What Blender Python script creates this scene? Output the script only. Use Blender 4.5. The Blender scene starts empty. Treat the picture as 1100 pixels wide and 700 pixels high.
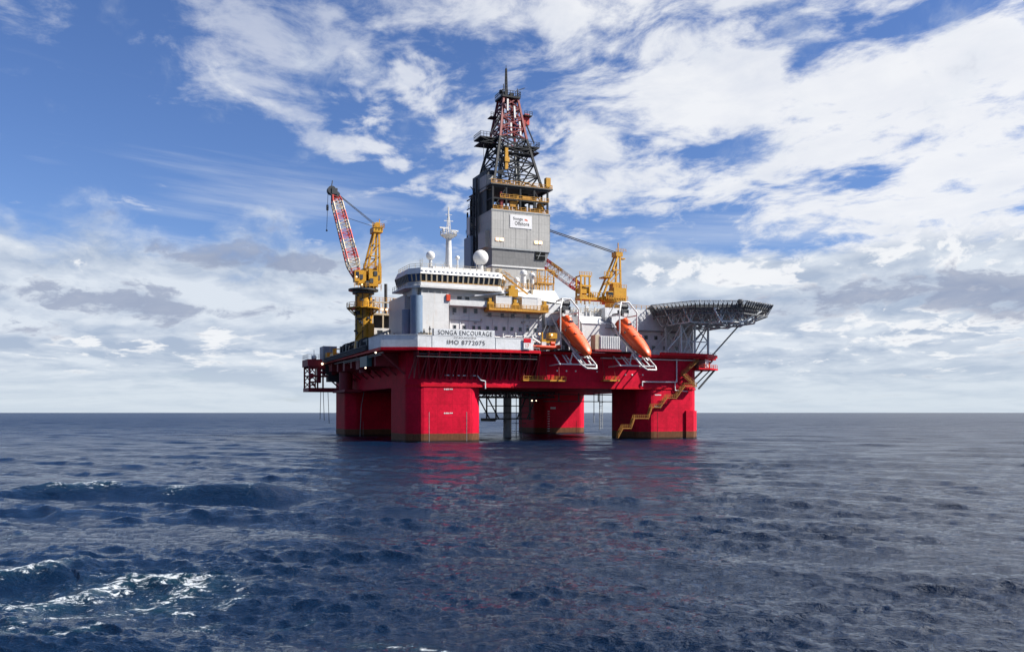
import bpy, bmesh, math, random
import numpy as np
from mathutils import Vector, Matrix

R = math.radians
rnd = random.Random(7)
SC = bpy.context.scene
COL = SC.collection

# ---------------------------------------------------------------- camera
CAM_H = 8.0
cam_data = bpy.data.cameras.new("camera")
cam_data.sensor_width = 36.0
cam_data.lens = 950.0 / 1100.0 * 36.0
cam_data.shift_y = 93.0 / 1100.0
cam_data.clip_start = 0.5
cam_data.clip_end = 120000.0
cam = bpy.data.objects.new("camera", cam_data)
COL.objects.link(cam)
cam.location = (0, 0, CAM_H)
cam.rotation_euler = (R(90), 0, 0)
SC.camera = cam

# ---------------------------------------------------------------- exposure
SC.view_settings.view_transform = 'Standard'
SC.view_settings.look = 'None'
SC.view_settings.exposure = 1.1
SC.view_settings.gamma = 1.0

# ---------------------------------------------------------------- sun
SUN_AZ = R(97.0)      # clockwise from +Y (the view direction): right of and slightly behind the camera
SUN_EL = R(42.0)
sun_data = bpy.data.lights.new("sun", 'SUN')
sun_data.energy = 5.0
sun_data.angle = R(0.5)
sun_data.color = (1.0, 0.95, 0.87)
sun = bpy.data.objects.new("sun", sun_data)
COL.objects.link(sun)
sdir = Vector((math.sin(SUN_AZ) * math.cos(SUN_EL), math.cos(SUN_AZ) * math.cos(SUN_EL), math.sin(SUN_EL)))
sun.rotation_euler = sdir.to_track_quat('Z', 'Y').to_euler()
sun.location = sdir * 500


# ---------------------------------------------------------------- node expressions
class NX:
    """A small wrapper so node maths can be written as formulas."""
    def __init__(s, nt, sock):
        s.nt, s.k = nt, sock

    def _m(s, op, *a, clamp=False):
        n = s.nt.nodes.new('ShaderNodeMath')
        n.operation = op
        n.use_clamp = clamp
        for i, v in enumerate((s,) + a):
            if isinstance(v, NX):
                s.nt.links.new(v.k, n.inputs[i])
            else:
                n.inputs[i].default_value = v
        return NX(s.nt, n.outputs[0])

    def __add__(s, o): return s._m('ADD', o)
    __radd__ = __add__
    def __sub__(s, o): return s._m('SUBTRACT', o)
    def __rsub__(s, o): return (s * -1.0) + o
    def __mul__(s, o): return s._m('MULTIPLY', o)
    __rmul__ = __mul__
    def __truediv__(s, o): return s._m('DIVIDE', o)
    def pw(s, o): return s._m('POWER', o)
    def exp(s): return s._m('EXPONENT')
    def abs(s): return s._m('ABSOLUTE')
    def mx(s, o): return s._m('MAXIMUM', o)
    def mn(s, o): return s._m('MINIMUM', o)
    def clamp(s): return s._m('ADD', 0.0, clamp=True)

    def sstep(s, a, b):
        n = s.nt.nodes.new('ShaderNodeMapRange')
        n.interpolation_type = 'SMOOTHSTEP'
        s.nt.links.new(s.k, n.inputs[0])
        for i, v in ((1, a), (2, b)):
            if isinstance(v, NX):
                s.nt.links.new(v.k, n.inputs[i])
            else:
                n.inputs[i].default_value = v
        n.inputs[3].default_value = 0.0
        n.inputs[4].default_value = 1.0
        return NX(s.nt, n.outputs[0])


def xyz(nt, x, y, z):
    n = nt.nodes.new('ShaderNodeCombineXYZ')
    for i, v in enumerate((x, y, z)):
        if isinstance(v, NX):
            nt.links.new(v.k, n.inputs[i])
        else:
            n.inputs[i].default_value = v
    return NX(nt, n.outputs[0])


def noise(nt, vec, scale, detail=4.0, rough=0.55, lac=2.0, dist=0.0, out='Fac', ntype='FBM'):
    n = nt.nodes.new('ShaderNodeTexNoise')
    n.noise_dimensions = '3D'
    n.noise_type = ntype
    if vec is not None:
        nt.links.new(vec.k, n.inputs['Vector'])
    n.inputs['Scale'].default_value = scale
    n.inputs['Detail'].default_value = detail
    n.inputs['Roughness'].default_value = rough
    n.inputs['Lacunarity'].default_value = lac
    n.inputs['Distortion'].default_value = dist
    return NX(nt, n.outputs[out])


def mixc(nt, fac, a, b):
    n = nt.nodes.new('ShaderNodeMix')
    n.data_type = 'RGBA'
    if isinstance(fac, NX):
        nt.links.new(fac.k, n.inputs[0])
    else:
        n.inputs[0].default_value = fac
    for i, v in ((6, a), (7, b)):
        if isinstance(v, NX):
            nt.links.new(v.k, n.inputs[i])
        else:
            n.inputs[i].default_value = (*v, 1.0)
    return NX(nt, n.outputs[2])


# ---------------------------------------------------------------- world: daylight sky and its clouds
world = bpy.data.worlds.new("World")
SC.world = world
world.use_nodes = True
wt = world.node_tree
wt.nodes.clear()
w_out = wt.nodes.new('ShaderNodeOutputWorld')
w_bg = wt.nodes.new('ShaderNodeBackground')
wt.links.new(w_bg.outputs[0], w_out.inputs[0])
SKY_S = 0.0515
CLD = SKY_S * 2.144          # cloud radiances below are given as they come out at this exposure
w_bg.inputs['Strength'].default_value = SKY_S
w_sky = wt.nodes.new('ShaderNodeTexSky')
w_sky.sky_type = 'NISHITA'
w_sky.sun_disc = False
w_sky.sun_elevation = SUN_EL
w_sky.sun_rotation = SUN_AZ
w_sky.air_density = 1.0
w_sky.dust_density = 0.3
w_sky.ozone_density = 2.2
w_tc = wt.nodes.new('ShaderNodeTexCoord')
w_sep = wt.nodes.new('ShaderNodeSeparateXYZ')
wt.links.new(w_tc.outputs['Generated'], w_sep.inputs[0])
DX, DY, DZ = (NX(wt, w_sep.outputs[i]) for i in range(3))
AZ = DX._m('ARCTAN2', DY)
EL = DZ._m('ARCSINE')
ELP = EL.mx(0.0)


def ae(px, py):
    a = math.atan((px - 550) / 950)
    return a, math.atan((443 - py) / 950 * math.cos(a))


def blob(px, py, rx, ry, w, rot=0.0):
    """A soft patch of cover in the sky, given by the bearing and height at which it stands."""
    a0, e0 = ae(px, py)
    c, s = math.cos(rot), math.sin(rot)
    x, y = AZ - a0, EL - e0
    u = (x * c + y * s) * (950.0 / rx)
    v = (y * c - x * s) * (950.0 / ry)
    return ((u * u + v * v) * -1.0).exp() * w


# cloud sheet seen in perspective (altocumulus): a plane overhead
inv = 1.0 / 1.0
den = DZ.mx(0.0) + 0.10
PX, PY = DX / den, DY / den
warp = noise(wt, xyz(wt, PX, PY, 3.1), 1.3, 3, 0.5)
P1 = xyz(wt, PX * 0.9 + PY * 0.28 + warp * 0.35, PY * 0.75 - PX * 0.15 + warp * 0.3, 0.0)
n_big = noise(wt, P1, 1.55, 3, 0.5)
n_fine = noise(wt, P1, 3.4, 9, 0.6, lac=2.1, dist=0.15)
P1s = xyz(wt, PX * 0.9 + PY * 0.28 + warp * 0.35 + 0.10, PY * 0.75 - PX * 0.15 + warp * 0.3 - 0.05, 0.0)
n_fine_s = noise(wt, P1s, 3.4, 5, 0.6, lac=2.1, dist=0.15)

front = DY.sstep(-0.25, 0.45)  # thins the unseen cloud behind the viewer to weaken the fill light
cov = (blob(970, 150, 300, 150, 0.225) + blob(735, 95, 120, 58, 0.24) + blob(1080, 260, 330, 80, 0.16) + blob(1020, 90, 220, 90, 0.16)
       + blob(430, 15, 250, 70, 0.23) + blob(230, 40, 70, 50, 0.12) + blob(50, 15, 130, 40, 0.10) + blob(262, 98, 60, 16, 0.24, -0.45)
       + blob(345, 152, 44, 18, 0.30, -0.6) + blob(720, 192, 70, 28, 0.22) + blob(465, 192, 34, 14, 0.24)
       + blob(500, 130, 45, 20, 0.22) + blob(640, 155, 34, 18, 0.26) + blob(600, 215, 60, 30, 0.20) + blob(420, 118, 80, 12, 0.18)
       + blob(100, 150, 260, 90, -0.22) + blob(560, 45, 70, 16, -0.12) + blob(610, 20, 40, 20, 0.05)
       + blob(420, 215, 250, 40, -0.06) + blob(575, 105, 110, 46, -0.13) + blob(640, 235, 90, 30, -0.06) + blob(470, 85, 120, 16, -0.08) + blob(770, 165, 60, 14, -0.26) + blob(860, 68, 30, 14, -0.22, 0.5)
       + blob(910, 195, 70, 12, -0.18) + blob(1050, 200, 40, 10, -0.16) + blob(960, 32, 30, 8, -0.2) + blob(800, 265, 110, 26, -0.16)
       + blob(1050, 5, 90, 10, -0.15) + (front - 1.0) * 0.35 + EL.sstep(0.42, 0.65) * (AZ.sstep(-0.15, 0.45) * 0.75 - 0.42))  # unseen cloud above the view, added right and cleared left for reflections
n_mid = noise(wt, P1, 7.5, 7, 0.62, lac=2.1, dist=0.2)
d_hi = ((n_fine - 0.5) * 1.15 + (n_big - 0.5) * 0.55 + (n_mid - 0.5) * 0.80 + cov - 0.045).sstep(-0.02, 0.30)
# small broken puffs scattered through the middle of the view
n_sm = noise(wt, xyz(wt, PX * 1.1 + warp * 0.3 + 7.7, PY * 0.8 + warp * 0.25, 2.2), 5.6, 7, 0.58, dist=0.2)
m_sm = blob(520, 165, 170, 110, 0.17) + blob(380, 110, 120, 50, 0.10) + blob(650, 200, 90, 60, 0.10) + blob(250, 60, 120, 50, 0.06)
d_sm = (n_sm + m_sm - 0.665).sstep(-0.02, 0.15)
# thin streaks of ice cloud low over the left horizon
PC = xyz(wt, AZ * 2.2 + EL * 2.0, EL * 30.0 + AZ * 2.2, 1.7)
n_ci = noise(wt, PC, 1.0, 6, 0.6)
d_ci = (n_ci * 0.8 + blob(300, 215, 210, 26, 0.30) + blob(60, 250, 260, 26, 0.25) + blob(600, 255, 220, 30, 0.22) + blob(30, 172, 40, 8, 0.18) + blob(120, 60, 260, 60, 0.15) + blob(330, 190, 200, 40, 0.10) + blob(430, 70, 120, 50, 0.12) + blob(870, 240, 150, 30, 0.22) - 0.58).sstep(0.0, 0.32)
relief_hi = (n_fine - n_fine_s)

# low cloud banks towards the horizon: flattened by perspective, so stretched sideways
hz = (ELP + 0.035)
PB = xyz(wt, AZ * 1.0, hz._m('LOGARITHM', 2.718) * -0.42, 5.0)
wl = noise(wt, PB, 6.0, 4, 0.55)
PL = xyz(wt, AZ * 3.6 + wl * 0.35, hz._m('LOGARITHM', 2.718) * 1.35 + wl * 0.25, 9.0)
n_low = noise(wt, PL, 2.1, 8, 0.56)
n_low2 = noise(wt, PL, 5.2, 8, 0.6)
PLs = xyz(wt, AZ * 3.6 + wl * 0.35 + 0.04, hz._m('LOGARITHM', 2.718) * 1.35 + wl * 0.25 + 0.10, 9.0)
n_low_s = noise(wt, PLs, 2.1, 5, 0.56)
band = EL.sstep(0.215, 0.135)
cov_l = (band * 0.40 + (front - 1.0) * 0.14 + blob(760, 300, 150, 34, 0.18) + blob(1030, 300, 140, 34, 0.2) + blob(300, 225, 200, 16, 0.10)
         + blob(840, 262, 110, 20, -0.24) + blob(680, 235, 110, 22, -0.10) + blob(300, 205, 240, 20, -0.06)
         + blob(900, 298, 60, 10, -0.12) + blob(560, 240, 60, 22, -0.05))
d_lo = (n_low * 0.6 + n_low2 * 0.4 + cov_l - 0.56).sstep(-0.03, 0.26)

# cloud brightness: sunlit tops, grey undersides
n_pf = noise(wt, PL, 9.0, 6, 0.6)
dark = (blob(235, 272, 85, 16, 1.0, -0.05) + blob(325, 285, 40, 11, 0.8) + blob(50, 318, 75, 20, 0.75) + blob(155, 326, 50, 14, 0.8)
        + blob(300, 335, 100, 18, 0.30) + blob(1010, 308, 110, 20, 0.85, -0.06) + blob(1085, 325, 50, 20, 0.6) + blob(890, 325, 80, 20, 0.45)
        + blob(960, 408, 45, 6, 0.45) + blob(680, 330, 60, 20, 0.2) + blob(820, 330, 60, 16, 0.35) + blob(440, 330, 80, 40, 0.2))
dark = (dark * 0.85 + (n_low2 - 0.5) * 2.2 + (n_low - 0.5) * 1.2 + (n_pf - 0.5) * 1.7).sstep(0.34, 0.80) * 0.75
n_st = noise(wt, xyz(wt, AZ * 1.6, EL * 26.0, 4.4), 1.0, 5, 0.6)
shade_l = ((n_low_s - n_low) * 4.4 + (n_low2 - 0.5) * -1.1 + (n_pf - 0.5) * -0.7 + (n_st - 0.5) * 1.3 + 0.42).clamp()
C_W = tuple(v / CLD for v in (0.93, 0.945, 0.97))
C_L = tuple(v / CLD for v in (0.74, 0.80, 0.88))
C_G = tuple(v / CLD for v in (0.42, 0.505, 0.65))
C_D = tuple(v / CLD for v in (0.29, 0.34, 0.48))
col_lo = mixc(wt, shade_l, C_L, C_G)
puff = (blob(740, 292, 70, 14, 1.0) + blob(820, 300, 40, 12, 0.7) + blob(232, 360, 17, 12, 1.0) + blob(160, 369, 22, 6, 0.8) + blob(98, 367, 18, 6, 0.7)
        + blob(1000, 345, 100, 18, 0.7) + blob(1000, 250, 200, 40, 0.7) + blob(1010, 385, 10, 5, 0.8) + blob(60, 420, 60, 4, 0.35) + blob(270, 380, 60, 10, 0.35) + blob(180, 385, 280, 26, 0.36) + blob(950, 370, 230, 40, 0.42) + blob(40, 285, 120, 30, 0.30) + blob(420, 300, 120, 40, 0.30) + blob(900, 290, 200, 26, 0.25))
puff = (puff * 0.62 + (n_low2 - 0.5) * 1.5 + (n_pf - 0.5) * 2.2).sstep(0.36, 0.66) * 0.9
col_lo = mixc(wt, puff.clamp(), col_lo, C_W)
col_lo = mixc(wt, dark.clamp(), col_lo, C_D)
hazef = EL.sstep(0.075, 0.0)
col_lo = mixc(wt, hazef * 0.8, col_lo, tuple(v / CLD for v in (0.66, 0.745, 0.83)))
sh_hi = (relief_hi * 2.2 + 0.26 + (n_big - 0.5) * -0.6).clamp()
col_hi = mixc(wt, sh_hi, C_W, tuple(v / CLD for v in (0.60, 0.66, 0.79)))
bright = blob(1000, 150, 260, 160, 1.0).clamp()
col_hi = mixc(wt, bright * 0.75, col_hi, tuple(v / CLD for v in (0.96, 0.965, 0.98)))
unseen_glow = (DX * sdir.x + DY * sdir.y + DZ * sdir.z).sstep(0.49, 0.86)  # clouds near the sun, out of view, brightened to light water and rig
col_hi = mixc(wt, unseen_glow, col_hi, tuple(v / CLD for v in (6.5, 6.35, 6.1)))
# clear sky, tinted a touch deeper
hs = wt.nodes.new('ShaderNodeHueSaturation')
hs.inputs['Saturation'].default_value = 1.1
hs.inputs['Value'].default_value = 1.0
wt.links.new(w_sky.outputs[0], hs.inputs['Color'])
tint = wt.nodes.new('ShaderNodeMix')
tint.data_type = 'RGBA'
tint.blend_type = 'MULTIPLY'
tint.inputs[0].default_value = 1.0
tint.inputs[7].default_value = (0.80, 0.87, 1.16, 1.0)
wt.links.new(hs.outputs[0], tint.inputs[6])
clear = NX(wt, tint.outputs[2])
c0 = mixc(wt, d_ci * 0.55, clear, tuple(v / CLD for v in (0.80, 0.85, 0.92)))
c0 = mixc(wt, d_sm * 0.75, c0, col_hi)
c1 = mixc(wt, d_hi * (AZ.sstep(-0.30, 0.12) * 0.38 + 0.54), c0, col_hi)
c2 = mixc(wt, d_lo * 0.96, c1, col_lo)
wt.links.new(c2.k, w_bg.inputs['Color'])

# ---------------------------------------------------------------- shared object helpers
def tag(o, label=None, cat=None, group=None, kind=None):
    if label: o['label'] = label
    if cat: o['category'] = cat
    if group: o['group'] = group
    if kind: o['kind'] = kind
    return o


# ---------------------------------------------------------------- the sea: one wave-shaped sheet out to the horizon
def build_sea():
    rs = [2.0, 6.0, 12.0, 18.0, 22.0]
    while rs[-1] < 3600: rs.append(rs[-1] * 1.0042)
    while rs[-1] < 60000: rs.append(rs[-1] * 1.035)
    rs = np.array(rs)
    fine = np.arange(R(-40), R(40), 0.0017)
    coarse = np.linspace(R(40), R(320), 60)
    th = np.concatenate([fine, coarse[:-1]])
    nr, nt_ = len(rs), len(th)
    RR, TH = np.meshgrid(rs, th, indexing='ij')
    X = (RR * np.sin(TH)).astype(np.float32)
    Y = (RR * np.cos(TH)).astype(np.float32)
    dr = np.gradient(rs)[:, None]
    dt = np.abs(np.gradient(np.where(th > np.pi, th, th)))[None, :] * RR
    cell = np.maximum(dr, dt).astype(np.float32)
    rng = np.random.default_rng(11)
    N = 270
    lam = np.exp(rng.uniform(np.log(0.42), np.log(26.0), N))
    main = R(-118.0)
    dxy = np.zeros_like(X); dyy = np.zeros_like(X); Z = np.zeros_like(X)
    # gusts: patches of livelier and calmer water
    gust = np.zeros_like(X)
    for i in range(7):
        k = 2 * np.pi / rng.uniform(14, 60)
        a_ = rng.uniform(0, 6.283)
        gust += np.sin(k * (np.cos(a_) * X + 1.6 * np.sin(a_) * Y) + rng.uniform(0, 6.283))
    gust = np.clip(1.0 + 0.18 * gust, 0.5, 1.7).astype(np.float32)
    for i in range(N):
        L = lam[i]
        spread = 0.26 if L > 3.2 else 0.38 if L > 1.0 else 0.55
        a_dir = main + rng.normal(0, spread)
        k = 2 * np.pi / L
        slope = 0.0275 * (1.5 if L < 1.2 else 0.85 if L < 3.2 else 0.42 if L < 7 else 0.42) * rng.uniform(0.5, 1.4)
        amp = slope / k
        w = np.clip((L / cell - 2.2) / 2.0, 0, 1) * (gust if L < 7 else 1.0)
        ph = k * (np.cos(a_dir) * X + np.sin(a_dir) * Y) + rng.uniform(0, 6.283)
        c, s = np.cos(ph), np.sin(ph)
        Z += w * amp * c
        q = 0.85 * amp * w
        dxy -= q * np.cos(a_dir) * s
        dyy -= q * np.sin(a_dir) * s
    foam = np.zeros_like(X)

    def wpos(px, py):
        d = 7600.0 / (py - 443.0)
        return (px - 550) / 950 * d, d

    def ridge(pts, width, height, back=1.0):
        """A crest running along a line on the water; returns how close each vertex is to it (0..1)."""
        nonlocal Z
        best = np.full(X.shape, 1e9, np.float32)
        side = np.zeros_like(X); tt = np.zeros_like(X)
        for j in range(len(pts) - 1):
            (x0, y0), (x1, y1) = pts[j], pts[j + 1]
            ex, ey = x1 - x0, y1 - y0
            l2 = ex * ex + ey * ey
            t = np.clip(((X - x0) * ex + (Y - y0) * ey) / l2, 0, 1)
            d = np.hypot(X - x0 - t * ex, Y - y0 - t * ey)
            m = d < best
            best = np.where(m, d, best)
            side = np.where(m, np.sign((X - x0) * ey - (Y - y0) * ex), side)
            tt = np.where(m, (j + t) / (len(pts) - 1), tt)
        ends = np.clip(tt * 6, 0, 1) * np.clip((1 - tt) * 6, 0, 1)
        g = np.exp(-(best / width) ** 2)
        Z += (height * ends * (g - 0.45 * np.exp(-((best - width * 2.2) / (width * 1.2)) ** 2))).astype(np.float32)
        return best, tt

    # wake crests left by a passing vessel, and the foam they carry
    P = [wpos(-60, 531), wpos(40, 528), wpos(120, 527), wpos(190, 530), wpos(270, 531), wpos(330, 527)]
    b, t = ridge(P, 2.4, 0.95)
    lump = np.exp(-((X - wpos(62, 530)[0]) / 2.6) ** 2) + 0.9 * np.exp(-((X - wpos(122, 526)[0]) / 1.9) ** 2) \
        + 0.8 * np.exp(-((X - wpos(180, 532)[0]) / 1.2) ** 2) + 0.45 * np.exp(-((X - wpos(266, 531)[0]) / 0.7) ** 2) + 0.12
    foam += np.exp(-((b - 0.1) / 1.3) ** 2) * np.clip(lump, 0, 1)
    b, t = ridge([wpos(-80, 546), wpos(60, 549), wpos(160, 556), wpos(250, 553)], 1.6, 0.38)
    P = [wpos(-90, 617), wpos(-20, 619), wpos(40, 614), wpos(75, 606), wpos(110, 608)]
    b, t = ridge(P, 1.1, 0.35)
    foam += 0.9 * np.exp(-((b) / 0.75) ** 2) * np.clip((0.9 - t) * 3, 0, 1)
    P = [wpos(-30, 644), wpos(40, 640), wpos(85, 634), wpos(130, 624), wpos(190, 622), wpos(207, 629), wpos(180, 635)]
    b, t = ridge(P, 0.8, 0.16)
    foam += 0.62 * np.exp(-((b) / 0.55) ** 2)
    foam += 0.50 * np.exp(-((b) / 2.3) ** 2)
    for P, wd, st in (([wpos(80, 690), wpos(130, 670), wpos(190, 668), wpos(228, 656)], 0.5, 0.62),
                      ([wpos(385, 682), wpos(420, 686), wpos(450, 688), wpos(485, 697)], 0.38, 0.56),
                      ([wpos(235, 642), wpos(252, 638)], 0.45, 0.8), ([wpos(215, 620), wpos(250, 618)], 0.3, 0.5),
                      ([wpos(-10, 578), wpos(30, 574)], 0.6, 0.6), ([wpos(-20, 655), wpos(60, 650), wpos(130, 646)], 0.3, 0.62), ([wpos(20, 672), wpos(70, 662), wpos(110, 660)], 0.25, 0.6), ([wpos(140, 640), wpos(200, 646)], 0.3, 0.6), ([wpos(290, 664), wpos(330, 658)], 0.2, 0.5), ([wpos(-20, 696), wpos(60, 694)], 0.3, 0.6), ([wpos(10, 690), wpos(45, 668)], 0.5, 0.5),
                      ([wpos(560, 560), wpos(600, 552), wpos(640, 549)], 0.5, 0.12)):
        best = np.full(X.shape, 1e9, np.float32)
        for j in range(len(P) - 1):
            (x0, y0), (x1, y1) = P[j], P[j + 1]
            ex, ey = x1 - x0, y1 - y0
            t = np.clip(((X - x0) * ex + (Y - y0) * ey) / (ex * ex + ey * ey), 0, 1)
            best = np.minimum(best, np.hypot(X - x0 - t * ex, Y - y0 - t * ey))
        foam += st * np.exp(-(best / wd) ** 2)
    # a little wash where the swell works against the columns
    c_, s_ = math.cos(R(23.44)), math.sin(R(23.44))
    U = (X + 27.47) * c_ + (Y - 236.19) * s_
    V = -(X + 27.47) * s_ + (Y - 236.19) * c_
    for cu, cv in ((0, 0), (72.3, 0), (0, 73.2), (72.3, 73.2)):
        ex = np.maximum(np.abs(U - cu - 10.75) - 10.75, 0); ey = np.maximum(np.abs(V - cv - 10.75) - 10.75, 0)
        foam += 0.62 * np.exp(-(np.hypot(ex, ey) / 0.9) ** 2) * ((ex + ey) > 0)
    foam = np.clip(foam, 0, 1.2)
    co = np.stack([X + dxy, Y + dyy, Z], -1).reshape(-1, 3).astype(np.float32)
    co = np.concatenate([co, np.array([[0, 0, 0]], np.float32)])
    i = np.arange(nr - 1)[:, None] * nt_
    j = np.arange(nt_)[None, :]
    j2 = (j + 1) % nt_
    quads = np.stack([i + j, i + nt_ + j, i + nt_ + j2, i + j2], -1).reshape(-1, 4)
    tris = np.stack([np.full(nt_, nr * nt_), np.arange(nt_), (np.arange(nt_) + 1) % nt_], -1)
    me = bpy.data.meshes.new("sea")
    nq, ntri = len(quads), len(tris)
    me.vertices.add(len(co)); me.vertices.foreach_set('co', co.ravel())
    me.loops.add(nq * 4 + ntri * 3)
    me.loops.foreach_set('vertex_index', np.concatenate([quads.ravel(), tris.ravel()]).astype(np.int32))
    me.polygons.add(nq + ntri)
    st = np.concatenate([np.arange(nq) * 4, nq * 4 + np.arange(ntri) * 3]).astype(np.int32)
    me.polygons.foreach_set('loop_start', st)
    me.polygons.foreach_set('use_smooth', np.ones(nq + ntri, bool))
    me.update(calc_edges=True)
    at = me.attributes.new('foam', 'FLOAT', 'POINT')
    at.data.foreach_set('value', np.append(foam.ravel(), 0).astype(np.float32))
    o = bpy.data.objects.new("sea", me)
    COL.objects.link(o)
    tag(o, kind='structure')

    m = bpy.data.materials.new("sea_water")
    m.use_nodes = True
    nt = m.node_tree
    b = nt.nodes['Principled BSDF']
    g = nt.nodes.new('ShaderNodeNewGeometry')
    pos = NX(nt, g.outputs['Position'])
    sp = nt.nodes.new('ShaderNodeSeparateXYZ')
    nt.links.new(pos.k, sp.inputs[0])
    x, y = NX(nt, sp.outputs[0]), NX(nt, sp.outputs[1])
    dist = ((x * x + y * y) + 1.0)._m('SQRT')
    p = xyz(nt, x * 0.75 + y * 0.12, y * 1.2, 0.0)
    rip = noise(nt, p, 0.30, 3, 0.55, dist=0.8)
    pr = xyz(nt, x * 0.62 - y * 0.20, x * 0.42 + y * 1.15, 0.0)
    rid = 1.0 - ((noise(nt, pr, 0.95, 5, 0.6, dist=0.45) - 0.5) * 3.2).abs()
    rid2 = 1.0 - ((noise(nt, pr, 3.4, 5, 0.62, dist=0.35) - 0.5) * 3.2).abs()
    swell = noise(nt, xyz(nt, x * 0.5 + y * 0.1, y, 3.0), 0.055, 5, 0.62)
    bump = nt.nodes.new('ShaderNodeBump')
    bump.inputs['Strength'].default_value = 1.0
    bump.inputs['Distance'].default_value = 1.0
    nt.links.new((swell * 1.5 + rip * 0.27 + rid * 0.105 + rid2 * 0.05).k, bump.inputs['Height'])
    nt.links.new(bump.outputs[0], b.inputs['Normal'])
    fa = nt.nodes.new('ShaderNodeAttribute')
    fa.attribute_name = 'foam'
    f = NX(nt, fa.outputs['Fac'])
    pf = xyz(nt, x * 0.62, y, 0.0)
    lace = noise(nt, pf, 2.2, 8, 0.72, dist=1.0)
    lace2 = (noise(nt, pf, 0.9, 5, 0.6, dist=1.5) - 0.5).abs()
    mask = (f * 0.37 + (lace - 0.5) * 2.3 - lace2 * 2.4 - 0.16).sstep(0.0, 0.34) * 0.85 * f.sstep(0.03, 0.2)
    base = mixc(nt, f * 0.75, (0.0018, 0.0090, 0.0260), (0.006, 0.025, 0.037))
    big = noise(nt, xyz(nt, x, y * 0.6, 2.0), 0.012, 3, 0.5)
    colr = mixc(nt, mask, base, (0.45, 0.48, 0.51))
    nt.links.new(colr.k, b.inputs['Base Color'])
    rgh = (dist._m('LOGARITHM', 2.71828).sstep(4.2, 6.9) * 0.29 + 0.035 + (big - 0.5) * 0.05) + mask * 0.5
    nt.links.new(rgh.k, b.inputs['Roughness'])
    b.inputs['IOR'].default_value = 1.333
    b.inputs['Specular IOR Level'].default_value = 0.40
    me.materials.append(m)
    return o


sea = build_sea()

# ---------------------------------------------------------------- the rig's own frame: u along its front, v away from the viewer, z up
RTH = R(23.44)
E1 = Vector((math.cos(RTH), math.sin(RTH), 0))
E2 = Vector((-math.sin(RTH), math.cos(RTH), 0))
RO = Vector((-27.47, 236.19, 0))


def W(u, v, z=0.0):
    return RO + E1 * u + E2 * v + Vector((0, 0, z))


def thing(name, label, cat, base, group=None):
    o = bpy.data.objects.new(name, None)
    COL.objects.link(o)
    o.empty_display_size = 1.0
    o.location = W(*base)
    o.rotation_euler = (0, 0, RTH)
    tag(o, label, cat, group)
    o['base_u'], o['base_v'], o['base_z'] = base
    return o


def base_of(o):
    while o.parent:
        o = o.parent
    return Vector((o['base_u'], o['base_v'], o['base_z']))


APART = {'a_frame_head', 'bracket', 'corner_trim', 'cradle', 'crown_block', 'doorway', 'draught_mark', 'edge_light', 'exhaust_stack', 'foam_monitor',
         'guide_bar', 'hanger', 'hook_block', 'leg_casing', 'porthole', 'post', 'pump_house', 'railing', 'raking_strut', 'riser_clamp', 'roof_locker',
         'rubbing_strake', 'scupper', 'seam', 'side_hatch', 'trim', 'visor_slot', 'whip_aerial', 'yellow_cabinet', 'sponson', 'machinery_house', 'deck_truss', 'vent_opening', 'pedestal_fitting'}


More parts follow.
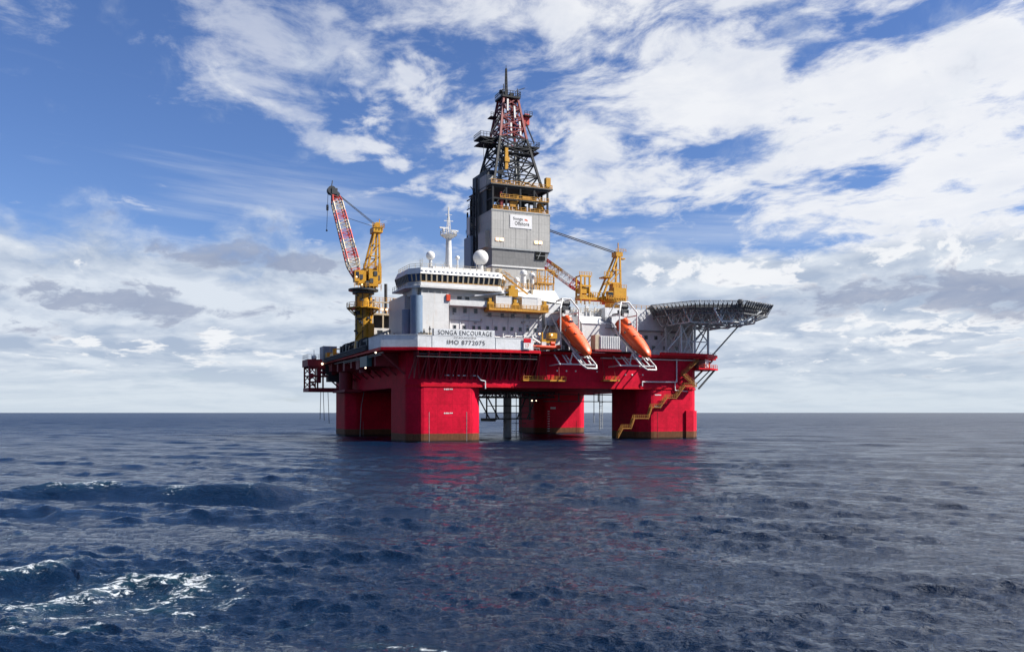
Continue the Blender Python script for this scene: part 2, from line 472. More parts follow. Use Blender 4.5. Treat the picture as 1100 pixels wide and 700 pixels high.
class MB:
    """Collects boxes, bars, tubes and prisms in rig coordinates; build() links them as one mesh object."""
    def __init__(s, xf=None):
        s.v, s.f, s.xf = [], [], xf
        s.smooth = set()
        s.chunks = []

    def add(s, vs, fs, smooth=False):
        n = len(s.v)
        s.chunks.append((n, n + len(vs), len(s.f), len(s.f) + len(fs)))
        for p in vs:
            p = Vector(p)
            s.v.append(s.xf @ p if s.xf else p)
        for f in fs:
            if smooth:
                s.smooth.add(len(s.f))
            s.f.append([n + i for i in f])
        return s

    def box(s, a, b):
        x0, x1 = sorted((a[0], b[0])); y0, y1 = sorted((a[1], b[1])); z0, z1 = sorted((a[2], b[2]))
        vs = [(x0, y0, z0), (x1, y0, z0), (x1, y1, z0), (x0, y1, z0), (x0, y0, z1), (x1, y0, z1), (x1, y1, z1), (x0, y1, z1)]
        return s.add(vs, [(3, 2, 1, 0), (4, 5, 6, 7), (0, 1, 5, 4), (1, 2, 6, 5), (2, 3, 7, 6), (3, 0, 4, 7)])

    def bar(s, p, q, w, h=None):
        p, q = Vector(p), Vector(q)
        d = q - p
        if d.length < 1e-6:
            return s
        d.normalize()
        up = Vector((0, 0, 1)) if abs(d.z) < 0.95 else Vector((0, 1, 0))
        a = d.cross(up).normalized() * (w / 2)
        b = a.cross(d).normalized() * ((h or w) / 2)
        vs = [p - a - b, p + a - b, p + a + b, p - a + b, q - a - b, q + a - b, q + a + b, q - a + b]
        return s.add(vs, [(3, 2, 1, 0), (4, 5, 6, 7), (0, 1, 5, 4), (1, 2, 6, 5), (2, 3, 7, 6), (3, 0, 4, 7)])

    def tube(s, p, q, r0, r1=None, n=12):
        p, q = Vector(p), Vector(q)
        r1 = r0 if r1 is None else r1
        d = (q - p).normalized()
        up = Vector((0, 0, 1)) if abs(d.z) < 0.95 else Vector((0, 1, 0))
        a = d.cross(up).normalized(); b = a.cross(d)
        vs = []
        for c, r in ((p, r0), (q, r1)):
            for i in range(n):
                t = 2 * math.pi * i / n
                vs.append(c + (a * math.cos(t) + b * math.sin(t)) * r)
        s.add(vs, [(i, (i + 1) % n, n + (i + 1) % n, n + i) for i in range(n)], True)
        return s.add(vs, [tuple(range(n))[::-1], tuple(range(n, 2 * n))])

    def path(s, pts, r, n=8):
        for a, b in zip(pts, pts[1:]):
            s.tube(a, b, r, r, n)
        return s

    def prism(s, poly, z0, z1, poly2=None):
        n = len(poly)
        p2 = poly2 or poly
        vs = [(x, y, z0) for x, y in poly] + [(x, y, z1) for x, y in p2]
        return s.add(vs, [tuple(range(n))[::-1], tuple(range(n, 2 * n))] + [(i, (i + 1) % n, n + (i + 1) % n, n + i) for i in range(n)])

    def wall(s, pts, z0, z1, t=0.3, closed=False):
        """A run of upright plates along a line, thickness inwards (to the left of the line)."""
        seq = list(zip(pts, pts[1:])) + ([(pts[-1], pts[0])] if closed else [])
        for (x0, y0), (x1, y1) in seq:
            l = math.hypot(x1 - x0, y1 - y0)
            nx, ny = -(y1 - y0) / l * t, (x1 - x0) / l * t
            s.prism([(x0, y0), (x1, y1), (x1 + nx, y1 + ny), (x0 + nx, y0 + ny)], z0, z1)
        return s

    def ball(s, c, r, n=16, m=10, z0=-1.0):
        vs, fs = [], []
        c = Vector(c)
        for j in range(m + 1):
            ph = math.asin(z0) + (math.pi / 2 - math.asin(z0)) * j / m
            for i in range(n):
                t = 2 * math.pi * i / n
                vs.append(c + Vector((math.cos(ph) * math.cos(t), math.cos(ph) * math.sin(t), math.sin(ph))) * r)
        for j in range(m):
            for i in range(n):
                fs.append((j * n + i, j * n + (i + 1) % n, (j + 1) * n + (i + 1) % n, (j + 1) * n + i))
        return s.add(vs, fs, True)

    def loft(s, rings):
        n = len(rings[0])
        vs = [p for r in rings for p in r]
        fs = []
        for j in range(len(rings) - 1):
            for i in range(n):
                fs.append((j * n + i, j * n + (i + 1) % n, (j + 1) * n + (i + 1) % n, (j + 1) * n + i))
        s.add(vs, fs, True)
        return s.add(vs, [tuple(range(n))[::-1], tuple(range((len(rings) - 1) * n, len(rings) * n))])

    def rail(s, pts, h=1.15, w=0.10, step=1.9, rails=(1.0, 0.52), kick=False):
        for a, b in zip(pts, pts[1:]):
            a, b = Vector(a), Vector(b)
            n = max(1, round((b - a).length / step))
            for i in range(n + 1):
                p = a.lerp(b, i / n)
                s.bar(p, p + Vector((0, 0, h)), w * 0.9)
            for k in rails:
                s.bar(a + Vector((0, 0, h * k)), b + Vector((0, 0, h * k)), w * 0.8)
            if kick:
                s.bar(a + Vector((0, 0, 0.12)), b + Vector((0, 0, 0.12)), 0.05, 0.24)
        return s

    def cage(s, c, s0, z0, s1, z1, bays, lw, bw, ring=True, xb=True, sides=(0, 1, 2, 3)):
        """A four-legged lattice tower."""
        def cor(k, t):
            h = (s0 + (s1 - s0) * t) / 2
            x, y = ((-1, -1), (1, -1), (1, 1), (-1, 1))[k % 4]
            return Vector((c[0] + x * h, c[1] + y * h, z0 + (z1 - z0) * t))
        for k in range(4):
            s.bar(cor(k, 0), cor(k, 1), lw)
        for j in range(bays):
            t0, t1 = j / bays, (j + 1) / bays
            for k in sides:
                if ring:
                    s.bar(cor(k, t1), cor(k + 1, t1), bw)
                if xb:
                    s.bar(cor(k, t0), cor(k + 1, t1), bw)
                    s.bar(cor(k + 1, t0), cor(k, t1), bw)
        return s

    def pieces(s):
        """The bits that stand apart from one another, each as a builder of its own."""
        bx = []
        for a, b, _, _ in s.chunks:
            ps = s.v[a:b]
            bx.append((Vector([min(p[i] for p in ps) for i in range(3)]), Vector([max(p[i] for p in ps) for i in range(3)])))
        own = list(range(len(bx)))
        def root(i):
            while own[i] != i:
                i = own[i]
            return i
        for i in range(len(bx)):
            for j in range(i):
                gap = Vector([max(0, bx[i][0][k] - bx[j][1][k], bx[j][0][k] - bx[i][1][k]) for k in range(3)]).length
                big = max(max(bx[q][1] - bx[q][0]) for q in (i, j))
                if gap < 0.5 * big:
                    own[root(i)] = root(j)
        out = {}
        for i, (a, b, f0, f1) in enumerate(s.chunks):
            m = out.setdefault(root(i), MB())
            m.add(s.v[a:b], [[k - a for k in f] for f in s.f[f0:f1]])
            n = len(m.f) - (f1 - f0)
            m.smooth |= {n + k - f0 for k in range(f0, f1) if k in s.smooth}
        return list(out.values())

    def build(s, name, mat, parent=None, base=None):
        if name in APART and len(s.chunks) > 1:
            ps = s.pieces()
            if len(ps) > 1:
                return [m.build(name, mat, parent, base) for m in ps][0]
        me = bpy.data.meshes.new(name)
        b = base_of(parent) if parent else Vector(base)
        me.from_pydata([tuple(p - b) for p in s.v], [], s.f)
        me.update()
        bm = bmesh.new(); bm.from_mesh(me)
        bmesh.ops.recalc_face_normals(bm, faces=bm.faces)
        bm.to_mesh(me); bm.free()
        if s.smooth:
            fl = np.zeros(len(me.polygons), bool)
            fl[list(s.smooth)] = True
            me.polygons.foreach_set('use_smooth', fl)
        me.materials.append(mat)
        o = bpy.data.objects.new(name, me)
        COL.objects.link(o)
        if parent:
            o.parent = parent
        else:
            o.location = W(*b); o.rotation_euler = (0, 0, RTH)
            o['base_u'], o['base_v'], o['base_z'] = b
        return o


def lettering(name, lines, mat, parent, plane_v, ycen=None):
    """Lettering standing on an upright plate that faces the viewer; lines are (text, u_left, u_right, z_bottom, z_top, boldness)."""
    mb = MB()
    for txt, u0, u1, z0, z1, bold in lines:
        cu = bpy.data.curves.new("lettering", 'FONT')
        cu.body = txt
        cu.space_character = 1.12
        cu.offset = bold
        cu.extrude = 0.0
        ob = bpy.data.objects.new("lettering", cu)
        COL.objects.link(ob)
        me = bpy.data.meshes.new_from_object(ob.evaluated_get(bpy.context.evaluated_depsgraph_get()))
        vs = [v.co.copy() for v in me.vertices]
        fs = [tuple(p.vertices) for p in me.polygons]
        xs = [p.x for p in vs]; ys = [p.y for p in vs]
        sx, sy = (u1 - u0) / (max(xs) - min(xs)), (z1 - z0) / (max(ys) - min(ys))
        mb.add([(u0 + (p.x - min(xs)) * sx, plane_v, z0 + (p.y - min(ys)) * sy) for p in vs], fs)
        bpy.data.objects.remove(ob); bpy.data.curves.remove(cu); bpy.data.meshes.remove(me)
    return mb.build(name, mat, parent)


def copy_tree(o, parent=None):
    c = o.copy()
    COL.objects.link(c)
    c.parent = parent
    for ch in o.children:
        copy_tree(ch, c)
    return c


# ---------------------------------------------------------------- materials
def paint(name, col, rough=0.5, var=0.16, streak=0.35, streak_col=None, rib=0.0, seam=0.0, seam_w=0.42, metal=0.0, boot=None, spec=0.4):
    m = bpy.data.materials.new(name)
    m.use_nodes = True
    nt = m.node_tree
    b = nt.nodes['Principled BSDF']
    tc = nt.nodes.new('ShaderNodeTexCoord')
    ob = NX(nt, tc.outputs['Object'])
    sp = nt.nodes.new('ShaderNodeSeparateXYZ')
    nt.links.new(ob.k, sp.inputs[0])
    x, y, z = (NX(nt, sp.outputs[i]) for i in range(3))
    big = noise(nt, ob, 0.16, 5, 0.6)
    med = noise(nt, ob, 1.1, 5, 0.65)
    col = tuple(c * 0.74 for c in col)
    d = tuple(c * (1 - 1.6 * var) for c in col)
    l = tuple(min(0.85, c * (1 + 0.7 * var)) for c in col)
    c = mixc(nt, (big * 0.55 + med * 0.45).sstep(0.34, 0.66), d, l)
    if streak > 0:
        sc = streak_col or (col[0] * 0.45 + 0.03, col[1] * 0.4 + 0.012, col[2] * 0.4 + 0.008)
        st = noise(nt, xyz(nt, x * 1.7, y * 1.7, z * 0.13), 1.0, 5, 0.7)
        c = mixc(nt, st.sstep(0.54, 0.74) * streak, c, sc)
    if seam > 0:
        a = (((x + y) / seam)._m('FRACT') - 0.5).abs().sstep(0.475, 0.492)
        e = ((z / (seam * 0.8))._m('FRACT') - 0.5).abs().sstep(0.47, 0.49)
        c = mixc(nt, a.mx(e) * seam_w, c, tuple(v * 0.45 for v in col))
        wn = nt.nodes.new('ShaderNodeTexWhiteNoise')
        nt.links.new(xyz(nt, ((x + y) / seam)._m('FLOOR'), (z / (seam * 0.8))._m('FLOOR'), 0.5).k, wn.inputs['Vector'])
        c = mixc(nt, NX(nt, wn.outputs['Value']) * (0.10 + seam_w * 0.35), c, tuple(v * 0.66 for v in col))
    if boot:
        edge = z + (med - 0.5) * 0.35
        wet = noise(nt, xyz(nt, x * 2.0, y * 2.0, z * 0.5), 1.0, 5, 0.7)
        tan = mixc(nt, wet.sstep(0.25, 0.75), (0.075, 0.030, 0.016), (0.125, 0.055, 0.028))
        c = mixc(nt, edge.sstep(boot + 0.08, boot - 0.08), c, tan)
        c = mixc(nt, edge.sstep(0.75, 0.25), c, (0.025, 0.016, 0.012))
    nt.links.new(c.k, b.inputs['Base Color'])
    b.inputs['Roughness'].default_value = rough
    b.inputs['Metallic'].default_value = metal
    b.inputs['Specular IOR Level'].default_value = spec
    h = med * 0.03 + big * 0.05
    if rib > 0:
        h = h + (((x + y) * (6.2832 / rib))._m('SINE')) * 0.016
    bp = nt.nodes.new('ShaderNodeBump')
    bp.inputs['Strength'].default_value = 0.6
    bp.inputs['Distance'].default_value = 1.0
    nt.links.new(h.k, bp.inputs['Height'])
    nt.links.new(bp.outputs[0], b.inputs['Normal'])
    return m


def lamp_mat(name, col, s):
    m = bpy.data.materials.new(name)
    m.use_nodes = True
    b = m.node_tree.nodes['Principled BSDF']
    b.inputs['Base Color'].default_value = (*col, 1)
    b.inputs['Emission Color'].default_value = (*col, 1)
    b.inputs['Emission Strength'].default_value = s
    return m


def glass(name, col, rough=0.12):
    m = bpy.data.materials.new(name)
    m.use_nodes = True
    b = m.node_tree.nodes['Principled BSDF']
    b.inputs['Base Color'].default_value = (*col, 1)
    b.inputs['Roughness'].default_value = rough
    b.inputs['Specular IOR Level'].default_value = 0.6
    return m


M = dict(
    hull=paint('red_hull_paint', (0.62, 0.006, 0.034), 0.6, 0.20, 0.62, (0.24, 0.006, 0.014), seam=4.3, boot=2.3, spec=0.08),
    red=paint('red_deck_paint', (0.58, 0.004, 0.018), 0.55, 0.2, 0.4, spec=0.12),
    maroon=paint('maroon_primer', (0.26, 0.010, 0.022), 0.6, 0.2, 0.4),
    white=paint('white_marine_paint', (0.70, 0.70, 0.69), 0.45, 0.07, 0.45, (0.44, 0.34, 0.24), seam=3.1, seam_w=0.14),
    offwhite=paint('weathered_white_paint', (0.66, 0.66, 0.65), 0.5, 0.08, 0.35, (0.40, 0.29, 0.20)),
    pale=paint('pale_grey_paint', (0.70, 0.72, 0.74), 0.5, 0.12, 0.35, (0.30, 0.25, 0.20)),
    clad=paint('grey_cladding', (0.41, 0.405, 0.39), 0.55, 0.08, 0.18, (0.22, 0.20, 0.18), rib=0.55, seam=3.4),
    clad_dark=paint('dark_grey_cladding', (0.20, 0.20, 0.20), 0.55, 0.1, 0.2, (0.12, 0.11, 0.10), rib=0.5, seam=4.0),
    clad_soft=paint('pale_cladding', (0.43, 0.42, 0.40), 0.55, 0.08, 0.25, (0.28, 0.22, 0.16), rib=0.5, seam=3.6),
    lattice=paint('dark_lattice_paint', (0.020, 0.023, 0.028), 0.6, 0.2, 0.2, (0.05, 0.02, 0.012), spec=0.2),
    truss=paint('light_truss_paint', (0.62, 0.64, 0.64), 0.5, 0.08, 0.25, (0.35, 0.27, 0.2)),
    steel=paint('galvanised_steel', (0.33, 0.35, 0.36), 0.5, 0.14, 0.2, (0.22, 0.17, 0.13)),
    dark=paint('dark_steel', (0.040, 0.045, 0.052), 0.55, 0.2, 0.25, (0.07, 0.035, 0.02)),
    black=paint('black_opening_shade', (0.010, 0.012, 0.012), 0.8, 0.2, 0.0, spec=0.05),
    yellow=paint('yellow_crane_paint', (0.55, 0.275, 0.010), 0.45, 0.14, 0.35, (0.28, 0.10, 0.015)),
    stair=paint('weathered_yellow_stair_paint', (0.36, 0.150, 0.014), 0.55, 0.2, 0.3, (0.16, 0.05, 0.01)),
    yrail=paint('yellow_railing_paint', (0.55, 0.26, 0.018), 0.5, 0.14, 0.1),
    orange=paint('orange_lifeboat_shell', (0.80, 0.085, 0.006), 0.42, 0.14, 0.35, (0.55, 0.10, 0.02)),
    buoy=paint('orange_red_paint', (0.70, 0.06, 0.012), 0.45, 0.1, 0.1),
    boomred=paint('red_boom_paint', (0.52, 0.035, 0.022), 0.5, 0.15, 0.3),
    derred=paint('derrick_red_paint', (0.22, 0.014, 0.016), 0.5, 0.2, 0.3),
    blue=paint('blue_grey_paint_and_shade', (0.16, 0.23, 0.33), 0.5, 0.1, 0.3),
    teal=paint('teal_machinery_paint', (0.05, 0.14, 0.15), 0.5, 0.15, 0.3),
    beige=paint('beige_paint', (0.50, 0.42, 0.30), 0.55, 0.1, 0.3),
    net=paint('net_frame_grey', (0.14, 0.145, 0.15), 0.6, 0.15, 0.0),
    pane=glass('dark_window_glass', (0.010, 0.014, 0.020), 0.15),
    pane_blue=glass('shade_blue_window_glass', (0.02, 0.05, 0.12), 0.12),  # blue of the shaded left side put into the glass colour
    ink=paint('black_lettering_paint', (0.018, 0.018, 0.022), 0.6, 0.1, 0.0),
    inkred=paint('orange_emblem_paint', (0.60, 0.10, 0.02), 0.6, 0.1, 0.0),
    board=paint('white_board', (0.74, 0.74, 0.75), 0.5, 0.03, 0.1),
    dome=paint('white_radome_shell', (0.72, 0.72, 0.71), 0.4, 0.03, 0.08),
    rope=paint('wire_rope', (0.045, 0.045, 0.05), 0.6, 0.1, 0.0),
    lamp=lamp_mat('lit_lamp', (1.0, 0.62, 0.36), 1.0),
    lampw=lamp_mat('lit_white_lamp', (1.0, 0.8, 0.6), 1.3),
)

# ================================================================ the rig's hull: columns, deck box, main deck
rig = thing('drilling_rig', 'huge red semi-submersible drilling rig hull on four square columns in the sea', 'oil rig', (47.0, 47.0, 0.0))
CS, CC = 21.5, 3.3


def col_poly(u0, v0, g=0.0):
    s, c = CS, CC
    return [(u0 + c, v0 - g), (u0 + s - c, v0 - g), (u0 + s + g, v0 + c), (u0 + s + g, v0 + s - c), (u0 + s - c, v0 + s + g),
            (u0 + c, v0 + s + g), (u0 - g, v0 + s - c), (u0 - g, v0 + c)]


def rounded(poly, k=0.30):
    """Each corner of a plan outline is replaced by three points, so that the plate is bent and not folded."""
    out = []
    n = len(poly)
    for i in range(n):
        p, a, b = Vector(poly[i]), Vector(poly[i - 1]), Vector(poly[(i + 1) % n])
        ra, rb = (a - p), (b - p)
        t = min(k, 0.4 * min(ra.length, rb.length) / 3.0) * 3.0
        pa, pb = p + ra.normalized() * t, p + rb.normalized() * t
        out += [tuple(pa), tuple((pa + pb + 2 * p) / 4), tuple(pb)]
    return out


for (cu, cv) in ((0, 0), (72.3, 0), (0, 73.2), (72.3, 73.2)):
    c = MB().prism(rounded(col_poly(cu, cv)), -9.0, 15.02).build('column', M['hull'], rig)
    if cu > 50 and cv < 10:
        g = MB().prism(col_poly(cu, cv, 0.55)[1:4] + [(cu + CS - 6, cv + CS - CC), (cu + CS - 6, cv - 0.55)], -9.0, 8.6)
        g.build('fender_plate', M['hull'], c)
    mk = MB()
    # thin upright weld lines and draught marks
    for du in (5.6, 16.4):
        mk.box((cu + du - 0.045, cv - 0.06, 0.2), (cu + du + 0.045, cv + 0.002, 8.2 if cv < 10 else 5.0))
    mk.build('guide_bar', M['steel'] if cu < 50 else M['maroon'], c)
    lk = MB()
    if cv < 10 and cu < 50:
        for z in (7.7, 14.2):
            for q in (0, 0.55, 1.0, 1.6, 2.1):
                lk.box((cu + 9.8 + q, cv - 0.05, z + 0.05 * (q > 1)), (cu + 10.2 + q, cv + 0.002, z + 0.34))
    elif cv < 10:
        for z, q0 in ((20.2, 13.5),):
            pass
        for z in (13.2, 9.7):
            lk.box((cu + 4.6, cv - 0.05, z), (cu + 6.8, cv + 0.002, z + 0.3))
    if cv > 50:
        x0 = cu + (4.0 if cu > 50 else 16.2)
        for q in range(9):
            lk.box((x0, cv - 0.05, 1.0 + q * 0.92), (x0 + 0.9, cv + 0.002, 1.25 + q * 0.92))
        lk.box((x0 + 1.2, cv - 0.05, 9.4), (x0 + 3.4, cv + 0.002, 10.1))
    if lk.v:
        lk.build('draught_mark', M['offwhite'], c)

# deck box with chamfered corners
HU, HV = 93.8, 94.7
hull_poly = [(CC, 0), (HU - CC, 0), (HU, CC), (HU, HV - CC), (HU - CC, HV), (CC, HV), (0, HV - CC), (0, CC)]
hull_poly = [(x + (-0.03 if x < 47 else 0.03), y + (-0.03 if y < 47 else 0.03)) for x, y in hull_poly]
MB().prism(rounded(hull_poly), 15.0, 24.45).build('deck_box', M['hull'], rig)
MB().wall([(hull_poly[i][0], hull_poly[i][1]) for i in (7, 0, 1, 2)], 15.0, 15.55, -0.14).build('rubbing_strake', M['red'], rig)

# main deck plate, wide over the front left and the sides
deck_poly = [(-7.8, 0), (1.0, -4.4), (36.5, -4.4), (38.5, -2.2), (94.5, -2.2), (101.5, 3), (101.5, 92), (95, 98), (-3, 98), (-7.8, 92)]
MB().prism(deck_poly, 24.5, 25.3).build('main_deck', M['red'], rig)

# brackets carrying the overhang
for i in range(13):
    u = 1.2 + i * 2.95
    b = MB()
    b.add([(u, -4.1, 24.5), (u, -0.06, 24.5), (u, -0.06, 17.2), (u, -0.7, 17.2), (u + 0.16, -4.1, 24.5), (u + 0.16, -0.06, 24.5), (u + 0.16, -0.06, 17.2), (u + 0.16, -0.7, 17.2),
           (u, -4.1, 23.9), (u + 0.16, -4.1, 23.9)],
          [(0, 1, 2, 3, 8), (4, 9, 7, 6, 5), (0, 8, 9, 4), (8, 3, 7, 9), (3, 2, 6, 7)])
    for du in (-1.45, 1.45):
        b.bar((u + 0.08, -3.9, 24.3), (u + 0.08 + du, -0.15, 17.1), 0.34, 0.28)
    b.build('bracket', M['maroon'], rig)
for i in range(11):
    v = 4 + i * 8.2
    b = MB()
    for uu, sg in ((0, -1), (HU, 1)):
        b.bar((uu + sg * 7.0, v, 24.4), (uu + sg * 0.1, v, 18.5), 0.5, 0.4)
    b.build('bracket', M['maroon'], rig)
b = MB()
for z in (23.6, 22.9):
    b.bar((1, -3.6, z), (36, -3.6, z), 0.22)
b.bar((-7, 0.2, 23.9), (-7, 60, 23.9), 0.3)
b.bar((-7.6, 0.2, 23.3), (-7.6, 45, 23.3), 0.24)
b.build('cable_tray', M['dark'], rig)

# bulwark round the front left corner with the ship's name
bw = MB().wall([(-7.75, 13), (-7.75, 0.05), (1.02, -4.35), (34.4, -4.35)], 25.3, 28.5, 0.3).build('bulwark', M['pale'], rig)
MB().wall([(-7.85, 13), (-7.85, 0.0), (0.98, -4.43), (4.9, -4.43)], 28.4, 28.62, 0.45).build('capping', M['offwhite'], bw)
MB().wall([(23.0, -4.43), (34.4, -4.43)], 28.4, 28.62, 0.45).build('capping', M['offwhite'], bw)
lb = MB()
for u in (5.0, 23.2):
    lb.box((u - 0.05, -4.42, 25.4), (u + 0.05, -4.351, 28.4))
lb.build('seam', M['steel'], bw)
lettering('ship_name', [('SONGA ENCOURAGE', 6.6, 22.1, 28.75, 29.95, 0.0), ('STAVANGER', 11.2, 17.6, 27.85, 28.32, 0.0), ('IMO 8772075', 9.2, 20.0, 26.25, 27.4, 0.0)],
          M['ink'], bw, -4.45)
# the name stands on a raised plate above the bulwark
MB().box((5.0, -4.4, 28.5), (22.9, -4.15, 30.35)).build('name_plate', M['pale'], bw)
MB().box((5.15, -4.44, 28.5), (5.45, -4.39, 30.3)).build('name_plate_edge', M['ink'], bw)

# rails along the deck edges
MB().rail([(34.6, -4.3, 25.3), (36.4, -4.3, 25.3), (38.4, -2.1, 25.3), (42.5, -2.1, 25.3)], 1.2).build('railing', M['offwhite'], rig)
MB().rail([(70, -2.1, 25.3), (94.4, -2.1, 25.3), (101.4, 3, 25.3), (101.4, 60, 25.3)], 1.2).build('railing', M['offwhite'], rig)
MB().rail([(-7.7, 14, 25.3), (-7.7, 70, 25.3)], 1.2).build('railing', M['steel'], rig)

# hull side pipes
p = MB()
p.path([(9.9, -0.4, 18.15), (12.4, -0.4, 18.15)], 0.2).path([(13.6, -0.4, 18.15), (16.4, -0.4, 18.15)], 0.2)
p.path([(17.2, -0.4, 18.15), (19.4, -0.4, 18.15), (20.4, -0.4, 16.9), (21.7, -0.4, 16.7), (21.7, -0.4, 14.6)], 0.2)
p.build('drain_pipe', M['pale'], rig)
p = MB()
p.path([(72.2, -0.45, 15.9), (72.2, -0.45, 17.2), (84.4, -0.45, 17.3), (84.4, -0.45, 24.3)], 0.2)
p.path([(58, -0.5, 24.0), (90.8, -0.5, 24.0), (90.8, -0.5, 26.5)], 0.2)
p.path([(83.8, -0.5, 17.0), (83.8, -0.5, 14.8), (88.2, -0.5, 14.5)], 0.16)
p.build('drain_pipe', M['pale'], rig)
p = MB()
for i, u in enumerate((66.6, 68.9, 72.6)):
    p.tube((u, -0.2, 19.3), (u, 0.0, 19.3), 0.24)
for u in (44, 47, 50, 57):
    p.tube((u, -0.2, 20.0), (u, 0.0, 20.0), 0.24)
p.build('scupper', M['board'], rig)

# right hand edge: raised strake, lower landing with its kiosk
MB().prism([(77, -3.0), (93.8, -3.0), (102.2, 3.2), (102.2, 14), (101.7, 14), (101.7, 3.4), (93.6, -2.5), (77, -2.5)], 25.1, 26.0).build('edge_strake', M['red'], rig)
lp = MB().prism([(91.0, -2.6), (95.2, -2.6), (101.2, 1.6), (101.2, 8), (91, 8)], 21.2, 21.75).build('landing_platform', M['red'], rig)
MB().rail([(91.2, -2.5, 21.75), (95.2, -2.5, 21.75), (101.0, 1.7, 21.75), (101.0, 7.8, 21.75)], 1.1).build('railing', M['buoy'], lp)
MB().bar((100.5, 2.5, 21.3), (94.0, 1.8, 15.4), 0.45).bar((96, -1.8, 21.3), (92.2, 0.4, 16.8), 0.35).build('strut', M['dark'], lp)
k = MB().prism([(94.4, -1.2), (97.0, 0.7), (97.0, 4.5), (94.4, 4.5)], 21.75, 24.45).build('kiosk', M['white'], lp)
MB().box((97.0, 0.9, 21.9), (97.6, 2.6, 24.0)).build('cabinet', M['buoy'], k)

# orange-railed walkways hung on the hull front
for (u0, u1, z, mt) in ((32.6, 46.0, 16.9, 'yrail'), (58.2, 63.6, 17.2, 'yrail')):
    w = MB().box((u0, -1.9, z), (u1, -0.05, z + 0.2)).build('walkway', M['yrail'], rig)
    MB().rail([(u0, -1.85, z + 0.2), (u1, -1.85, z + 0.2)], 1.15, 0.11, 1.5, kick=True).build('railing', M[mt], w)
b = MB()
for u in (33, 36.5, 40, 44):
    b.bar((u, -1.6, 17.0), (u, -0.8, 24.4), 0.14)
for u in (59, 62.5):
    b.bar((u, -1.6, 17.3), (u - 1.5, -2.0, 24.4), 0.12)
b.build('hanger', M['maroon'], rig)

# zigzag stairs down the front of the right column
st_pts = [((91.2, -1.6, 23.8), (85.6, -1.6, 19.3)), ((86.0, -1.6, 19.3), (90.6, -1.6, 16.0)), ((90.4, -1.6, 16.0), (86.2, -1.6, 16.0)),
          ((86.2, -1.6, 16.0), (83.2, -1.6, 12.4)), ((83.2, -1.6, 12.4), (79.8, -1.6, 12.4)), ((79.8, -1.6, 12.4), (77.6, -1.6, 9.6)),
          ((77.6, -1.6, 9.6), (74.6, -1.6, 9.6)), ((74.6, -1.6, 9.6), (73.4, -1.6, 6.3)), ((73.4, -1.6, 6.3), (68.6, -1.6, 6.3)),
          ((68.6, -1.6, 6.3), (67.4, -1.6, 3.4)), ((67.4, -1.6, 3.4), (64.6, -1.6, 3.4)), ((64.6, -1.6, 3.4), (62.9, -1.6, 0.6))]
for a, b in st_pts:
    m = MB()
    flat = abs(a[2] - b[2]) < 0.1
    for dv in (-0.55, 0.55):
        m.bar((a[0], a[1] + dv, a[2]), (b[0], b[1] + dv, b[2]), 0.12, 0.22)
        for k_ in (0.55, 1.05):
            m.bar((a[0], a[1] + dv, a[2] + k_), (b[0], b[1] + dv, b[2] + k_), 0.075)
    n = max(2, int(math.hypot(a[0] - b[0], a[2] - b[2]) / 0.45))
    for i in range(n + 1):
        t = i / n
        q = Vector(a).lerp(Vector(b), t)
        m.box((q.x - 0.17, q.y - 0.55, q.z - 0.03), (q.x + 0.17, q.y + 0.55, q.z + 0.03))
        if i % 3 == 0:
            for dv in (-0.55, 0.55):
                m.bar((q.x, q.y + dv, q.z), (q.x, q.y + dv, q.z + 1.05), 0.075)
    if flat:
        m.box((min(a[0], b[0]), a[1] - 0.5, a[2] - 0.1), (max(a[0], b[0]), a[1] + 0.5, a[2] - 0.04))
    m.bar((a[0], -0.02, a[2] - 0.3), (a[0], -2.1, a[2] - 0.3), 0.14)
    m.build('landing' if flat else 'stair_flight', M['stair'], rig)

# below the deck: riser, hang-off frame, truss walkway, hanging pipes
MB().tube((45.2, 39, -8), (45.2, 39, 15.1), 1.35, n=20).build('drilling_riser', M['steel'], rig)
t = MB()
for z in (14.6, 13.0):
    t.bar((30, 34, z), (60, 34, z), 0.5).bar((30, 44, z), (60, 44, z), 0.5)
for i in range(15):
    u = 30 + i * 2.0
    t.bar((u, 34, 13.0), (u + 2, 34, 14.6), 0.2).bar((u + 2, 34, 13.0), (u, 34, 14.6), 0.2)
t.build('underdeck_truss', M['dark'], rig)
t = MB()
for i in range(14):
    u = 34.6 + i * 1.0 + rnd.uniform(-0.2, 0.2)
    t.box((u, 33.2, 12.9 + rnd.uniform(0, 0.3)), (u + rnd.uniform(0.2, 0.5), 33.7, 13.9 + rnd.uniform(-0.2, 0.4)))
t.build('riser_clamp', M['offwhite'], rig)
t = MB()
for u in (39.5, 51.5):
    for v in (35, 43):
        t.bar((u, v, 15), (u, v, 5.6), 0.4)
for v in (35, 43):
    t.bar((36, v, 14), (40.5, v, 6), 0.35).bar((54, v, 14), (50.5, v, 6), 0.35)
    t.bar((38.5, v, 6), (53, v, 6), 0.4).bar((39.5, v, 10.2), (51.5, v, 10.2), 0.25).bar((38.5, v, 8.0), (53, v, 8.0), 0.25)
t.box((37.4, 34.5, 5.2), (39.2, 43, 6.2))
t.build('hang_off_frame', M['dark'], rig)
t = MB()
for u, v in ((47.5, 37), (49.3, 37), (50.6, 41)):
    t.tube((u, v, 15), (u, v, -3), 0.12)
t.bar((46.5, 38, 2.0), (51.5, 38, 2.0), 0.16).bar((46.5, 38, 4.5), (51.5, 38, 4.5), 0.16)
t.build('guide_line', M['dark'], rig)
t = MB()
for z in (14.5, 12.0):
    t.bar((66, 55, z), (96, 55, z), 0.34)
for u in (72, 80, 88):
    t.bar((u, 55, 15.1), (u, 55, 11.9), 0.34)
t.build('underdeck_walkway', M['dark'], rig)
t = MB()
